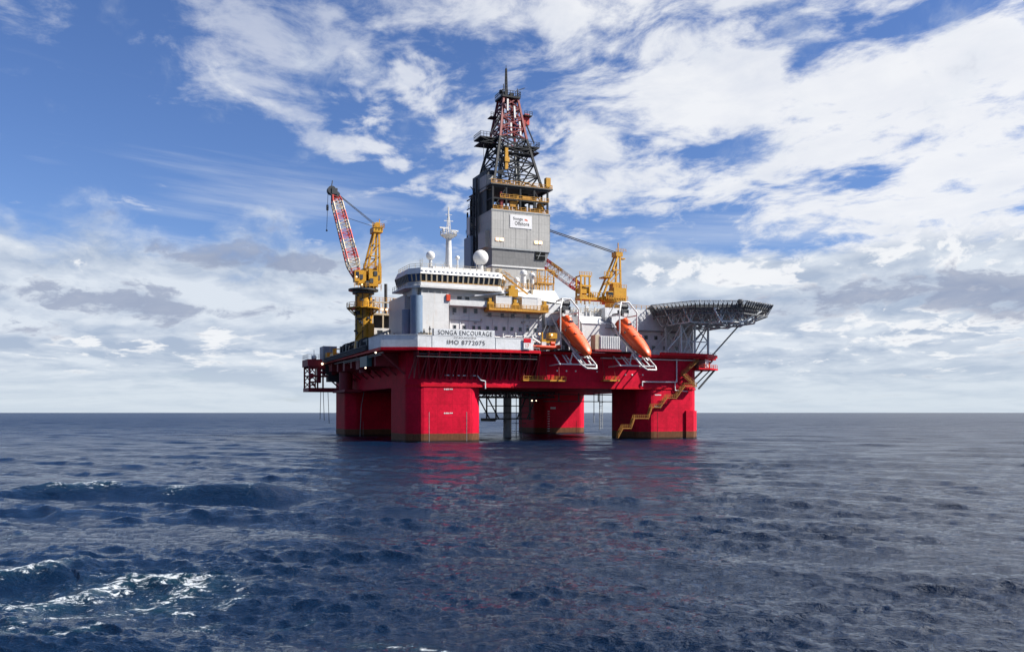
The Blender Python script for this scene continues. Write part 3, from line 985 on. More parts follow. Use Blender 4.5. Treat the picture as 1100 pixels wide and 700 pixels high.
t.tube((86.2, 55, 15), (86.2, 55, 4.2), 0.14)
t.tube((88.6, 55, 15), (88.6, 55, 1.8), 0.17).tube((89.6, 55, 15), (89.6, 55, 2.6), 0.14)
for z in range(2, 12):
    t.bar((88.3, 55, z + 0.4), (90.0, 55, z + 0.4 + 0.4 * (z % 2)), 0.14)
t.build('hanging_hose', M['steel'], rig)
MB().tube((3.4, 58, 22), (3.2, 66, 10), 0.13).tube((3.2, 66, 10), (3.2, 68, -1), 0.13).build('hanging_hose', M['steel'], rig)
t = MB()
for u, v in ((-8, 78), (-6.8, 80), (-5.4, 79)):
    t.tube((u, v, 16.5), (u + rnd.uniform(-0.3, 0.6), v, 3.0 + rnd.uniform(0, 4)), 0.10)
t.build('hanging_hose', M['dark'], rig)

# outrigger frame at the left side
of = MB().box((-12.6, 76, 15.2), (-0.2, 86, 16.5)).build('outrigger_platform', M['maroon'], rig)
t = MB()
for v in (76.3, 85.7):
    for u in (-12.2, -7.6):
        t.bar((u, v, 16.5), (u, v, 26.2), 0.5)
    for z0 in (16.6, 19.0, 21.4):
        t.bar((-12.2, v, z0), (-10.2, v, z0 + 2.4), 0.3).bar((-10.2, v, z0), (-12.2, v, z0 + 2.4), 0.3)
    t.bar((-12.2, v, 23.6), (-0.3, v, 23.6), 0.5).bar((-10.2, v, 16.5), (-10.2, v, 24), 0.35)
    t.bar((-7.4, v, 23.4), (-0.2, v, 17.0), 0.45)
t.build('outrigger_frame', M['maroon'], of)
MB().box((-12.9, 75.8, 23.8), (-7.8, 86.2, 26.2)).build('outrigger_cabin', M['maroon'], of)
MB().rail([(-12.8, 75.9, 26.2), (-7.9, 75.9, 26.2)], 1.6, 0.11, 1.3).rail([(-12.8, 75.9, 26.2), (-12.8, 86, 26.2)], 1.6, 0.11, 2).build('railing', M['steel'], of)
MB().ball((-10.6, 76.6, 26.8), 0.9, 12, 8).bar((-10.6, 76.6, 26.2), (-10.6, 76.6, 29.4), 0.16).build('floodlight_head', M['offwhite'], of)

# more gear crowding the outrigger
t = MB()
for i in range(16):
    u, v, z = rnd.uniform(-12.3, -1.5), 75.6, rnd.uniform(16.8, 23.6)
    if u < -9.6 or z > 20.4:
        t.box((u, v - rnd.uniform(0.2, 1.2), z), (u + rnd.uniform(0.5, 1.8), v + 2, z + rnd.uniform(0.4, 1.8)))
t.box((-12.2, 77, 20.4), (-0.4, 84, 20.8)).box((-9.4, 76.4, 18.2), (-8.2, 79, 23.6))
t.bar((-12.2, 75.8, 20.5), (-0.4, 75.8, 20.5), 0.4)
t.build('outrigger_gear', M['maroon'], of)
MB().box((-6.0, 75.2, 18.6), (-1.0, 79.0, 23.4)).box((-7.6, 75.4, 21.2), (-6.0, 78.0, 24.2)).build('hose_reel_housing', M['dark'], of)

# lit working lamps under and along the deck
for (u, v, z, r) in ((-8.2, 74.5, 24.6, 0.4), (-8.3, 3.2, 24.0, 0.26), (-7.6, 17, 20.6, 0.26), (51.5, 33.4, 11.9, 0.25), (53.0, 33.4, 11.9, 0.2)):
    MB().ball((u, v, z), r, 10, 6).build('work_lamp', M['lampw'], rig)

# girders, machinery and pipework under the left deck edge
t = MB()
for i in range(7):
    v = 10 + i * 9.5
    t.box((-6.5, v, 21.4 + rnd.uniform(-0.6, 0.6)), (-0.1, v + rnd.uniform(1.5, 4.5), 24.5))
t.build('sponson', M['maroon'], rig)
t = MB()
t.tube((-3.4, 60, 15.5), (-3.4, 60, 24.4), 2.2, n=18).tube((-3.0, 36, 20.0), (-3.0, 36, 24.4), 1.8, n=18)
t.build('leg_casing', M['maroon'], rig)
MB().box((-5.6, 52, 14.6), (-0.1, 70, 15.4)).build('catwalk', M['maroon'], rig)
MB().box((-8.0, 14, 20.9), (-6.6, 22, 23.8)).build('fairlead_housing', M['teal'], rig)
t = MB()
for i in range(6):
    z = 25.5 + (i % 3) * 0.55
    t.tube((-8.3 + (i // 3) * 0.5, 13.5, z), (-8.3 + (i // 3) * 0.5, 72, z - 0.5), 0.2, n=8)
t.build('pipe_bundle', M['dark'], rig)

# ================================================================ accommodation block and wheelhouse
acc = thing('accommodation_block', 'white accommodation block with rows of small windows and a long wheelhouse on top', 'building', (22.0, 12.0, 25.3))
wl = MB()
wl.box((9.4, 2.0, 25.3), (22.2, 26.0, 41.4))
wl.build('wall', M['white'], acc)
MB().box((22.2, 2.6, 25.3), (40.4, 26.0, 41.1)).build('wall', M['white'], acc)
MB().box((1.4, 9.0, 25.3), (9.4, 25.0, 40.6)).build('wall', M['white'], acc)
MB().box((40.4, 4.2, 25.3), (47.6, 24.0, 39.6)).build('wall', M['pale'], acc)
# blank stair tower at the left
sx = MB().box((3.2, -0.6, 25.3), (11.0, 9.0, 40.2)).build('stair_tower', M['white'], acc)
MB().tube((2.3, 0.6, 25.3), (2.3, 0.6, 39.4), 1.75, n=24).build('shade_blue_casing', M['blue'], sx)  # blue-grey colour carries the shade of the tower's left side
MB().tube((1.2, 5.0, 25.3), (1.2, 5.0, 36.0), 1.7, n=24).build('shade_blue_casing', M['blue'], sx)
fn = MB().tube((2.2, 2.0, 39.2), (2.2, 2.0, 41.9), 0.85, n=16).tube((2.2, 2.0, 41.9), (2.2, 2.0, 42.6), 1.15, n=16).build('exhaust_vent', M['pale'], acc)
# belts where decks meet the wall
bl = MB()
for z, u0, u1, v in ((34.4, 9.4, 22.2, 2.0), (34.2, 22.2, 40.4, 2.6), (29.6, 22.2, 40.4, 2.6)):
    bl.box((u0, v - 0.16, z), (u1, v, z + 0.22))
for u, v, z0, z1 in ((22.3, 2.5, 25.3, 41), (15.2, 1.95, 30, 38)):
    bl.box((u - 0.09, v - 0.1, z0), (u + 0.09, v + 0.05, z1))
bl.build('deck_belt', M['pale'], acc)
MB().path([(9.4, 1.85, 41.0), (22, 1.85, 41.0)], 0.10).path([(12, 1.85, 33.5), (21.8, 1.85, 33.3)], 0.08).path([(23, 2.4, 35.1), (40, 2.4, 35.1)], 0.09).build('pipe_run', M['steel'], acc)
# windows: each its own, with a frame
wn = []
for u in (10.5, 13.5, 16.6, 19.8): wn.append((u, 2.0, 35.6, 0.95, 1.15))
for u in (10.9, 13.6, 16.4, 19.2, 20.9): wn.append((u, 2.0, 31.1, 0.75, 0.9))
for u in (15.0, 17.3): wn.append((u, 2.0, 39.2, 1.2, 1.4))
for u in (24.2, 28.1, 31.3, 36.0): wn.append((u, 2.6, 34.9, 0.9, 0.95))
for u in (23.6, 26.1, 28.6, 31.0, 33.6, 36.0, 38.4): wn.append((u, 2.6, 31.2, 0.8, 0.95))
for u in (26.0, 33.0, 38.0): wn.append((u, 2.6, 27.0, 0.8, 1.0))
for u, v, z, w, h in wn:
    f = MB()
    t = 0.10
    f.box((u - w / 2 - t, v - 0.09, z), (u - w / 2, v + 0.01, z + h)).box((u + w / 2, v - 0.09, z), (u + w / 2 + t, v + 0.01, z + h))
    f.box((u - w / 2 - t, v - 0.09, z - t), (u + w / 2 + t, v + 0.01, z)).box((u - w / 2 - t, v - 0.09, z + h), (u + w / 2 + t, v + 0.01, z + h + t))
    fo = f.build('window', M['steel'], acc)
    MB().box((u - w / 2, v - 0.03, z), (u + w / 2, v + 0.008, z + h)).build('pane', M['pane'], fo)

# white ledge with a solid rail
lg = MB().box((11.2, -0.6, 37.2), (24.0, 2.0, 37.55)).wall([(11.2, -0.6), (24.0, -0.6)], 37.55, 38.7, 0.12).build('ledge', M['white'], acc)
MB().box((10.2, -1.0, 38.3), (11.3, 0.2, 40.0)).build('lifebuoy_locker', M['buoy'], acc)
# yellow-railed balcony
bc = MB().box((22.4, -1.6, 36.3), (40.6, 2.6, 36.65)).build('balcony', M['yrail'], acc)
MB().rail([(22.5, -1.5, 36.65), (40.5, -1.5, 36.65)], 1.4, 0.16, 1.15, (1.0, 0.66, 0.33), kick=True).rail([(40.5, -1.5, 36.65), (40.5, 2.4, 36.65)], 1.4, 0.14).rail([(22.5, -1.5, 36.65), (22.5, 2.4, 36.65)], 1.4, 0.14).build('railing', M['yrail'], bc)
for u in (23.0, 30.6, 39.8):
    MB().box((u - 0.9, -1.3, 36.7), (u + 0.9, 0.3, 38.6)).box((u - 0.5, -1.2, 38.6), (u + 0.3, 0.1, 39.6)).build('hose_station', M['yellow'], acc)
dk = MB()
for u in (24.0, 31.8):
    dk.box((u - 0.55, 2.2, 36.7), (u + 0.5, 2.65, 40.3))
dk.build('doorway', M['pane'], acc)

# wheelhouse
wp = [(3.4, 0.3), (25.8, 0.3), (28.6, 3.4), (28.6, 14.0), (0.9, 14.0), (0.9, 3.4)]


def grow(poly, g):
    c = Vector((sum(p[0] for p in poly) / len(poly), sum(p[1] for p in poly) / len(poly)))
    out = []
    n = len(poly)
    for i in range(n):
        p = Vector(poly[i]); a = Vector(poly[i - 1]); b = Vector(poly[(i + 1) % n])
        d1 = (p - a).normalized(); d2 = (b - p).normalized()
        n1 = Vector((d1.y, -d1.x)); n2 = Vector((d2.y, -d2.x))
        bis = (n1 + n2).normalized()
        out.append(tuple(p + bis * (g / max(0.3, bis.dot(n1)))))
    return out


MB().prism(grow(wp, 1.3), 41.55, 42.05).build('bridge_deck', M['offwhite'], acc)
MB().prism(grow(wp, -1.2), 40.0, 41.55).build('bridge_support', M['white'], acc)
wh = MB().prism(grow(wp, 0.15), 42.05, 43.35).build('wheelhouse', M['white'], acc)
MB().prism(grow(wp, -0.55), 43.35, 45.35).build('window_band', M['pane'], wh)
MB().prism(grow(wp, 0.75), 45.35, 47.0, grow(wp, 0.1)).build('visor', M['white'], wh)
vs_ = MB()
vp = grow(wp, 0.62)
for i in range(19):
    u = 3.6 + i * 1.22
    vs_.box((u - 0.18, -0.4, 46.0), (u + 0.35, -0.12, 46.45))
vs_.build('visor_slot', M['pale'], wh)
mul = MB()
po, pi_ = grow(wp, 0.55), grow(wp, 0.1)
for i in range(len(wp)):
    a0, a1 = Vector((*po[i], 45.35)), Vector((*po[(i + 1) % 6], 45.35))
    b0, b1 = Vector((*pi_[i], 43.35)), Vector((*pi_[(i + 1) % 6], 43.35))
    n = max(2, round((a1 - a0).length / 1.5))
    for j in range(n + 1):
        mul.bar(a0.lerp(a1, j / n), b0.lerp(b1, j / n), 0.42, 0.22)
    if i in (0, 4, 5, 1):
        for j in range(n):
            q = [a0.lerp(a1, (j + 0.1) / n), a0.lerp(a1, (j + 0.9) / n), b0.lerp(b1, (j + 0.9) / n), b0.lerp(b1, (j + 0.1) / n)]
            nrm = (q[1] - q[0]).cross(q[2] - q[0]).normalized() * 0.12
            m_ = MB().add([p for p in q] + [p + nrm for p in q], [(0, 1, 2, 3), (7, 6, 5, 4), (0, 4, 5, 1), (1, 5, 6, 2), (2, 6, 7, 3), (3, 7, 4, 0)])
            m_.build('window', M['pane_blue'] if i in (5, 4) else M['pane'], wh)
mul.build('mullion', M['beige'], wh)
MB().wall(grow(wp, 0.2), 43.25, 43.45, 0.2, True).build('sill', M['yrail'], wh)
MB().rail([(*p, 42.05) for p in (grow(wp, 1.2)[4], grow(wp, 1.2)[5], grow(wp, 1.2)[0])], 1.1, 0.10).build('railing', M['steel'], acc)
rr = grow(wp, -0.2)
MB().rail([(*p, 47.0) for p in rr + rr[:1]], 1.15, 0.10, 2.0).build('roof_railing', M['beige'], wh)
ro = MB()
for u, v, h in ((3.4, 1, 2.4), (4.6, 3, 3.0), (6.2, 1, 1.7), (7.5, 4, 2.6), (20, 2, 3.2), (11, 3, 2.4), (23, 3, 2.2)):
    ro.bar((u, v, 47), (u, v, 47 + h), 0.14)
    ro.bar((u - 0.4, v, 47 + h * 0.8), (u + 0.4, v, 47 + h * 0.8), 0.10)
ro.build('whip_aerial', M['steel'], wh)
MB().box((8, 4, 47), (23, 12, 48.3)).build('roof_house', M['white'], wh)
# stairs and yellow steelwork right of the wheelhouse
t = MB()
for z in (42.2, 44.2, 46.0):
    t.rail([(27.6, 1.2, z), (31.4 - (z - 42) * 0.4, 1.2, z)], 1.2, 0.13, 1.0)
t.bar((27.8, 1.0, 46.6), (35.5, 1.0, 41.6), 0.22).bar((27.8, 1.8, 46.6), (35.5, 1.8, 41.6), 0.22)
t.bar((27.8, 1.0, 47.8), (35.5, 1.0, 42.8), 0.14)
t.build('bridge_stairs', M['yrail'], acc)

# jib resting above the ledge
j = MB().bar((18.6, -0.2, 40.2), (29.6, -0.2, 41.7), 0.34).build('store_jib', M['pale'], acc)
MB().box((28.6, -1.0, 40.4), (31.4, 1.6, 42.6)).box((29.2, -0.8, 42.6), (30.6, 1.0, 43.6)).build('jib_motor', M['yellow'], j)

# bright sloped roof at the right
rf = MB()
rf.add([(30.8, 1.8, 41.2), (47.6, 3.6, 39.7), (47.6, 9.0, 44.2), (34.0, 9.0, 44.2), (30.8, 20, 41.2), (47.6, 20, 39.7), (47.6, 16.0, 44.2), (34.0, 16.0, 44.2)],
       [(0, 1, 2, 3), (3, 2, 6, 7), (4, 7, 6, 5), (0, 3, 7, 4), (1, 5, 6, 2), (0, 4, 5, 1)])
rf.build('sloped_roof', M['white'], acc)
MB().box((41.4, 2.4, 33.0), (47.0, 4.2, 39.4)).build('side_casing', M['pale'], acc)
MB().bar((38.2, 1.6, 26), (41.0, 0.8, 33.0), 0.26).bar((39.4, 1.6, 26), (42.2, 0.8, 33.0), 0.26).build('access_ladder', M['steel'], acc)
t = MB()
t.rail([(36, 9.2, 44.2), (47, 9.2, 44.2)], 1.6, 0.14, 1.1, (1.0, 0.6))
t.rail([(42, 8.9, 46.5), (47.5, 8.9, 46.5)], 1.8, 0.16, 1.1).rail([(42, 13, 46.5), (47.5, 13, 46.5)], 1.8, 0.16, 1.1)
for u in (42, 44.6, 47.4):
    for v in (9.1, 13):
        t.bar((u, v, 44.1), (u, v, 50.2), 0.26)
t.box((41.8, 8.9, 46.2), (47.6, 13.2, 46.5))
t.bar((42, 9.1, 50.2), (47.4, 9.1, 50.2), 0.24).bar((42, 9.1, 44.4), (47.4, 9.1, 50.0), 0.16)
t.build('yellow_scaffold', M['yrail'], acc)
t = MB()
for u in (24, 27.5, 31.0, 34.5, 38):
    t.box((u, 3.4 + rnd.uniform(0, 2), 47.2 if u < 28 else 41.2), (u + rnd.uniform(0.6, 1.6), 6.5, (48.6 if u < 28 else 43.0) + rnd.uniform(0, 1.0)))
t.build('roof_locker', M['beige'], acc)

# storage boxes standing on the balcony
for lab, u0, u1 in (('white storage box on the yellow balcony, nearer the wheelhouse', 24.7, 29.5),
                    ('white storage box on the yellow balcony, under the sloped white roof', 32.6, 37.4)):
    q = MB().box((u0, -0.9, 36.66), (u1, 2.0, 40.3)).build('storage_box', M['white'], None, ((u0 + u1) / 2, 0.5, 36.66))
    tag(q, lab, 'box', 'white boxes on the yellow balcony')
    d = MB()
    d.box((u0 - 0.02, -0.95, 36.7), (u0 + 0.1, -0.88, 40.28)).box((u1 - 0.1, -0.95, 36.7), (u1 + 0.02, -0.88, 40.28)).box((u0 - 0.05, -1.0, 40.28), (u1 + 0.05, 2.02, 40.42))
    db = d.build('corner_trim', M['pale'], None, ((u0 + u1) / 2, 0.5, 36.66))
    db.parent = q; db.location = (0, 0, 0); db.rotation_euler = (0, 0, 0)

# roof ventilators
VL = [('white mushroom ventilator left of the tallest one above the sloped roof', 36.2, 1.1, 46.6, 0.8), ('tallest white ventilator on the sloped roof in front of the grey derrick', 38.4, 1.5, 48.6, 1.0),
      ('white ventilator beside the yellow scaffold on the sloped roof', 42.6 - 1.4, 1.2, 48.2, 0.85), ('small yellowish vent post between the white roof ventilators', 39.9, 0.5, 46.8, 0.45)]
for lab, u, w, zt, r in VL:
    t = thing('roof_ventilator', lab, 'ventilator', (u, 11.0, 44.2), 'ventilators on the sloped roof')
    MB().tube((u, 11, 44.1), (u, 11, zt), r * 0.75, n=14).build('vent_pipe', M['white'] if r > 0.5 else M['beige'], t)
    MB().tube((u, 11, zt), (u, 11, zt + r * 0.5), r * 1.1, r * 1.1, n=14).ball((u, 11, zt + r * 0.5), r * 1.1, 14, 6, 0.0).build('vent_cowl', M['white'] if r > 0.5 else M['beige'], t)

# radomes and radar mast
for lab, u, v, z, r, z0 in (('large white radome ball on the wheelhouse roof beside the derrick', 25.6, 13.0, 53.2, 2.25, 47.0),
                            ('small white radome ball over the left end of the wheelhouse', 8.6, 8.0, 51.8, 1.25, 48.3),
                            ('tiny white radome on a thin post right of the radar mast', 16.6, 8.0, 51.7, 0.62, 48.3)):
    t = thing('radome', lab, 'radome', (u, v, z0), 'radomes on the wheelhouse roof')
    MB().tube((u, v, z0), (u, v, z - r * 0.8), r * 0.35, n=12).build('pedestal', M['offwhite'], t)
    MB().ball((u, v, z), r, 24, 14, -0.92).build('dome', M['dome'], t)
mt = thing('radar_mast', 'white radar mast with crowded platform above the wheelhouse roof', 'mast', (15.0, 11.0, 48.3))
MB().tube((15, 11, 48.3), (15, 11, 58.4), 1.0, 0.72, n=18).build('mast_column', M['white'], mt)
MB().tube((15, 11, 57.6), (15, 11, 58.5), 1.0, 2.4, n=18).build('mast_platform', M['white'], mt)
rg = [(15 + 2.35 * math.cos(a), 11 + 2.35 * math.sin(a), 58.5) for a in np.linspace(0, 2 * math.pi, 13)]
MB().rail(rg, 1.1, 0.12, 1.2).build('railing', M['offwhite'], mt)
m_ = MB().bar((15, 11, 58.5), (15, 11, 66.6), 0.34).bar((13.6, 11, 62.6), (16.4, 11, 62.6), 0.18).bar((14.0, 11, 64.4), (16.0, 11, 64.4), 0.14).bar((14.2, 11, 58.5), (14.8, 11, 64), 0.16).bar((15.8, 11, 58.5), (15.2, 11, 64), 0.16)
for z in (59.5, 60.8, 62.0, 63.2):
    m_.bar((14.5, 11, z), (15.5, 11, z + 0.8), 0.12)
m_.build('mast_lattice', M['offwhite'], mt)
for k_, (u, z, l) in enumerate(((13.4, 60.2, 2.6), (16.6, 59.6, 2.2))):
    MB().box((u - l / 2, 10.2, z), (u + l / 2, 10.6, z + 0.4)).box((u - 0.3, 10.2, z - 0.8), (u + 0.3, 11.0, z)).build('radar_scanner', M['white'], mt)

# small fittings on the house walls and pipes down them
for i in range(26):
    if i % 2:
        u, v, z = rnd.uniform(11.4, 21.6), 2.0, rnd.choice((30.2, 32.6, 33.6, 35.0, 37.0, 40.4)) + rnd.uniform(-0.3, 0.3)
    else:
        u, v, z = rnd.uniform(22.8, 40.0), 2.6, rnd.choice((28.4, 30.2, 32.7, 33.6, 35.9)) + rnd.uniform(-0.2, 0.2)
    w, h = rnd.uniform(0.25, 0.9), rnd.uniform(0.2, 0.6)
    MB().box((u - w / 2, v - rnd.uniform(0.15, 0.4), z), (u + w / 2, v, z + h)).build('wall_fitting', M[rnd.choice(('offwhite', 'steel', 'beige', 'dark'))], acc)
for u, v, z0, z1 in ((12.2, 1.85, 25.4, 37.2), (17.9, 1.85, 30, 41.2), (21.4, 1.85, 25.4, 37), (25.2, 2.45, 25.4, 34), (29.9, 2.45, 25.4, 36.2), (34.6, 2.45, 25.4, 36.2), (39.5, 2.45, 25.4, 36.2)):
    MB().tube((u, v, z0), (u, v, z1), 0.09, n=6).build('down_pipe', M['pale'], acc)
MB().path([(22.8, -1.0, 28.9), (27, -1.0, 28.9), (27.4, -1.0, 29.3), (36, -1.0, 29.3)], 0.22).build('foredeck_pipe', M['white'], acc)
for u, h in ((24.2, 2.0), (26.6, 2.8), (29.0, 2.2), (30.4, 3.2), (33.0, 2.4), (35.4, 3.0)):
    MB().tube((u, -1.4, 25.3), (u, -1.4, 27.2 + h), 0.2, n=8).box((u - 0.45, -1.9, 25.3), (u + 0.45, -0.9, 27.4 + h * 0.3)).build('foredeck_vent', M[rnd.choice(('white', 'offwhite', 'steel'))], acc)
MB().rail([(11.3, 2.3, 41.45), (22, 2.3, 41.45)], 0.5, 0.08).rail([(1.6, 9.2, 40.6), (9, 9.2, 40.6)], 1.1, 0.09).rail([(3.4, -0.5, 40.2), (10.8, -0.5, 40.2)], 1.1, 0.09).build('railing', M['offwhite'], acc)

# low engine-room house with stacks behind the left crane
eh = thing('engine_house', 'low white house with open yellow top deck and black exhaust stack beside the left crane', 'building', (2.0, 40.0, 25.3))
MB().box((-2.0, 32.0, 25.3), (9.5, 50.0, 33.4)).build('wall', M['offwhite'], eh)
t = MB()
for u in (-1.6, 1.6, 4.8, 8.0):
    for v in (32.4, 41, 49):
        t.bar((u, v, 33.4), (u, v, 41.2), 0.4)
t.bar((-1.8, 32.4, 37.6), (8.4, 32.4, 37.6), 0.5).bar((-1.8, 32.4, 41.2), (8.4, 32.4, 41.2), 0.4).bar((-1.8, 32.4, 37.6), (-1.8, 49, 37.6), 0.5)
t.box((-1.8, 32.4, 37.5), (8.4, 49, 37.8))
t.build('frame', M['beige'], eh)
MB().box((-0.8, 36, 33.4), (7.6, 48, 37.4)).build('machinery_block', M['dark'], eh)
MB().rail([(-1.8, 32.3, 37.9), (8.4, 32.3, 37.9)], 1.5, 0.16, 1.1).rail([(-1.8, 32.3, 41.3), (8.4, 32.3, 41.3)], 1.3, 0.14, 1.1).build('railing', M['yrail'], eh)
MB().tube((4.0, 38, 37.6), (4.0, 38, 47.6), 0.5, n=12).build('exhaust_stack', M['dark'], eh)
MB().tube((0.4, 38, 37.6), (0.4, 38, 42.6), 0.6, n=12).tube((6.6, 38, 37.6), (6.6, 38, 43.2), 0.5, n=12).build('exhaust_stack', M['steel'], eh)
for u in (1.2, 2.6, 5.4):
    MB().ball((u, 32.0, 39.0), 0.36, 8, 6).build('work_lamp', M['lamp'], eh)

# mooring winches along the left deck edge
W0 = thing('mooring_winch', 'dark mooring winch nearest the left corner of the deck', 'winch', (-4.6, 17.0, 25.3), 'mooring winches on the left deck')
fr = MB()
for v in (15.2, 18.8):
    fr.prism([(-6.8, v - 0.25), (-2.4, v - 0.25), (-2.4, v + 0.25), (-6.8, v + 0.25)], 25.3, 28.4)
fr.box((-6.8, 15.0, 25.3), (-2.4, 19.0, 25.7))
fr.build('winch_frame', M['dark'], W0)
MB().tube((-4.6, 15.3, 27.6), (-4.6, 18.7, 27.6), 1.7, n=18).build('drum', M['steel'], W0)
MB().tube((-4.6, 15.4, 27.6), (-4.6, 15.75, 27.6), 2.2, n=20).tube((-4.6, 18.3, 27.6), (-4.6, 18.6, 27.6), 2.2, n=20).build('drum_flange', M['dark'], W0)
MB().box((-6.6, 19.1, 25.3), (-3.4, 20.6, 28.9)).build('gearbox', M['teal'], W0)
for k_, lab in ((1, 'dark mooring winch second from the deck corner, in front of the yellow crane foot'), (2, 'dark mooring winch behind the yellow crane foot'), (3, 'dark mooring winch farthest along the left deck edge')):
    c = copy_tree(W0)
    c.location = c.location + E2 * (k_ * 8.2 + (6 if k_ > 1 else 0)) - E1 * 0.8
    c['label'] = lab
bx = thing('deck_container', 'blue grey container standing at the far left end of the deck', 'container', (-5.6, 76.0, 25.3))
MB().box((-8.0, 73.5, 25.5), (-3.6, 80.0, 30.6)).build('shell', M['blue'], bx)
t = MB()
for u in (-8.03, -5.8, -3.57):
    t.box((u - 0.12, 73.44, 25.5), (u + 0.12, 73.6, 30.62))
t.build('corner_post', M['steel'], bx)
MB().box((-7.6, 70, 25.3), (-4.0, 73, 28.2)).build('yellow_skid', M['yellow'], bx)
for (u, v, w, d, h, mt_, lab, nm, cat) in (
        (-3.2, 5.0, 2.6, 2.0, 3.6, 'dark', 'dark bitt and winch gear behind the bulwark corner', 'bow_gear', 'winch'),
        (-5.2, 62.0, 5.0, 5.0, 3.6, 'yellow', 'yellow machinery skid beside the blue grey container', 'machinery_skid', 'machinery'),
        (-4.8, 11.0, 2.4, 3.0, 2.8, 'steel', 'grey deck locker between bulwark corner and first winch', 'deck_locker', 'locker')):
    t = thing(nm, lab, cat, (u, v, 25.3))
    MB().box((u - w / 2, v - d / 2, 25.3), (u + w / 2, v + d / 2, 25.3 + h * 0.6)).build('skid_body', M[mt_], t)
    MB().tube((u - w * 0.3, v, 25.3 + h * 0.6), (u - w * 0.3, v, 25.3 + h), w * 0.14).tube((u + w * 0.2, v, 25.3 + h * 0.6), (u + w * 0.2, v, 25.3 + h * 1.15), w * 0.1).bar((u - w * 0.4, v, 25.3 + h), (u + w * 0.4, v, 25.3 + h), 0.3).build('skid_gear', M[mt_], t)
pr = thing('pipe_rack', 'cluttered dark pipe rack and valves between the yellow crane foot and the bulwark', 'pipe rack', (-2.0, 24.0, 25.3))
t = MB()
for i in range(9):
    v = 14 + i * 3.4
    t.bar((-1.4, v, 25.3), (-1.4, v, 31.2), 0.3).bar((-1.4, v, 28.2), (-1.4, v + 3.4, 31.0), 0.16)
for z in (27.8, 29.4, 31.1):
    t.bar((-1.4, 14, z), (-1.4, 44, z), 0.3)
t.build('rack_frame', M['dark'], pr)
t = MB()
for i in range(10):
    t.tube((-1.7 - (i % 3) * 0.5, 13.4, 27.0 + i * 0.42), (-1.7 - (i % 3) * 0.5, 46, 27.0 + i * 0.42), 0.17, n=7)
t.build('pipes', M['steel'], pr)
for i in range(14):
    v = 14 + i * 2.3
    z = rnd.choice((25.4, 28.0, 29.6))
    MB().box((-3.0, v, z), (-1.6, v + rnd.uniform(0.7, 1.7), z + rnd.uniform(0.8, 2.2))).build('valve_box', M[rnd.choice(('dark', 'teal', 'beige', 'steel', 'dark'))], pr)
t = thing('mooring_bitt', 'dark mooring bitts and rollers on the foredeck before the stair tower', 'bitt', (4.2, -3.6, 25.3))
m_ = MB()
for u, h in ((2.2, 4.2), (3.0, 4.8), (4.6, 5.6)):
    m_.tube((u, -3.6, 25.3), (u, -3.6, 25.3 + h), 0.15, n=10).box((u - 0.25, -3.8, 25.3 + h - 0.9), (u + 0.25, -3.4, 25.3 + h - 0.5))
m_.build('post', M['dark'], t)
MB().box((2.0, -3.2, 25.3), (8.0, -1.6, 29.2)).build('base', M['beige'], t)

# ================================================================ derrick
der = thing('derrick', 'tall grey clad derrick tower with black and red lattice top', 'derrick', (46.5, 41.0, 25.3))
up = MB().box((36.4, 31.0, 60.2), (56.8, 51.0, 72.2)).build('upper_cladding', M['clad'], der)
MB().box((36.3, 30.85, 59.9), (56.95, 31.0, 60.35)).box((36.25, 30.9, 71.9), (56.95, 31.0, 72.35)).build('trim', M['steel'], up)
lo = MB()
lo.add([(36.7, 31.4, 54.8), (54.9, 31.4, 54.8), (54.9, 50.6, 54.8), (36.7, 50.6, 54.8), (36.55, 31.15, 60.2), (56.7, 31.15, 60.2), (56.7, 50.9, 60.2), (36.55, 50.9, 60.2)],
       [(3, 2, 1, 0), (4, 5, 6, 7), (0, 1, 5, 4), (1, 2, 6, 5), (2, 3, 7, 6), (3, 0, 4, 7)])
lo.build('lower_cladding', M['clad_dark'], der)
MB().box((36.6, 31.2, 54.3), (55.0, 50.7, 54.8)).build('trim', M['offwhite'], der)
MB().box((36.8, 31.5, 25.3), (54.8, 50.5, 54.3)).build('substructure', M['clad_soft'], der)
op = MB().box((51.6, 30.98, 57.3), (55.1, 31.5, 60.0)).build('opening', M['black'], der)  # shaded depth of the opening painted black on a closed box
MB().bar((52.4, 30.9, 57.5), (53.4, 30.9, 59.7), 0.12).bar((51.7, 30.9, 58.6), (55, 30.9, 58.6), 0.10).build('pipe_run', M['steel'], op)
sb = MB().box((42.7, 30.86, 66.9), (50.3, 30.98, 71.1)).build('sign_board', M['board'], der)
lettering('company_name', [('Songa', 43.7, 47.1, 69.15, 70.35, 0.02), ('Offshore', 44.3, 49.3, 67.75, 69.0, 0.02)], M['ink'], sb, 30.84)
MB().add([(47.6, 30.84, 69.55), (48.9, 30.84, 69.3), (48.6, 30.84, 69.85), (47.9, 30.84, 70.0)], [(0, 1, 2, 3)]).build('emblem', M['inkred'], sb)
for u in (38.4, 39.9, 51.9, 53.4):
    MB().box((u - 0.6, 30.75, 62.4), (u + 0.5, 31.0, 63.25)).build('floodlight', M['lamp'], der)
t = MB()
for u in (36.4, 40.4, 44.6, 48.6, 52.8, 56.8):
    t.box((u - 0.04, 30.98, 60.4), (u + 0.04, 31.0, 71.9))
t.build('panel_seam', M['clad_dark'], up)

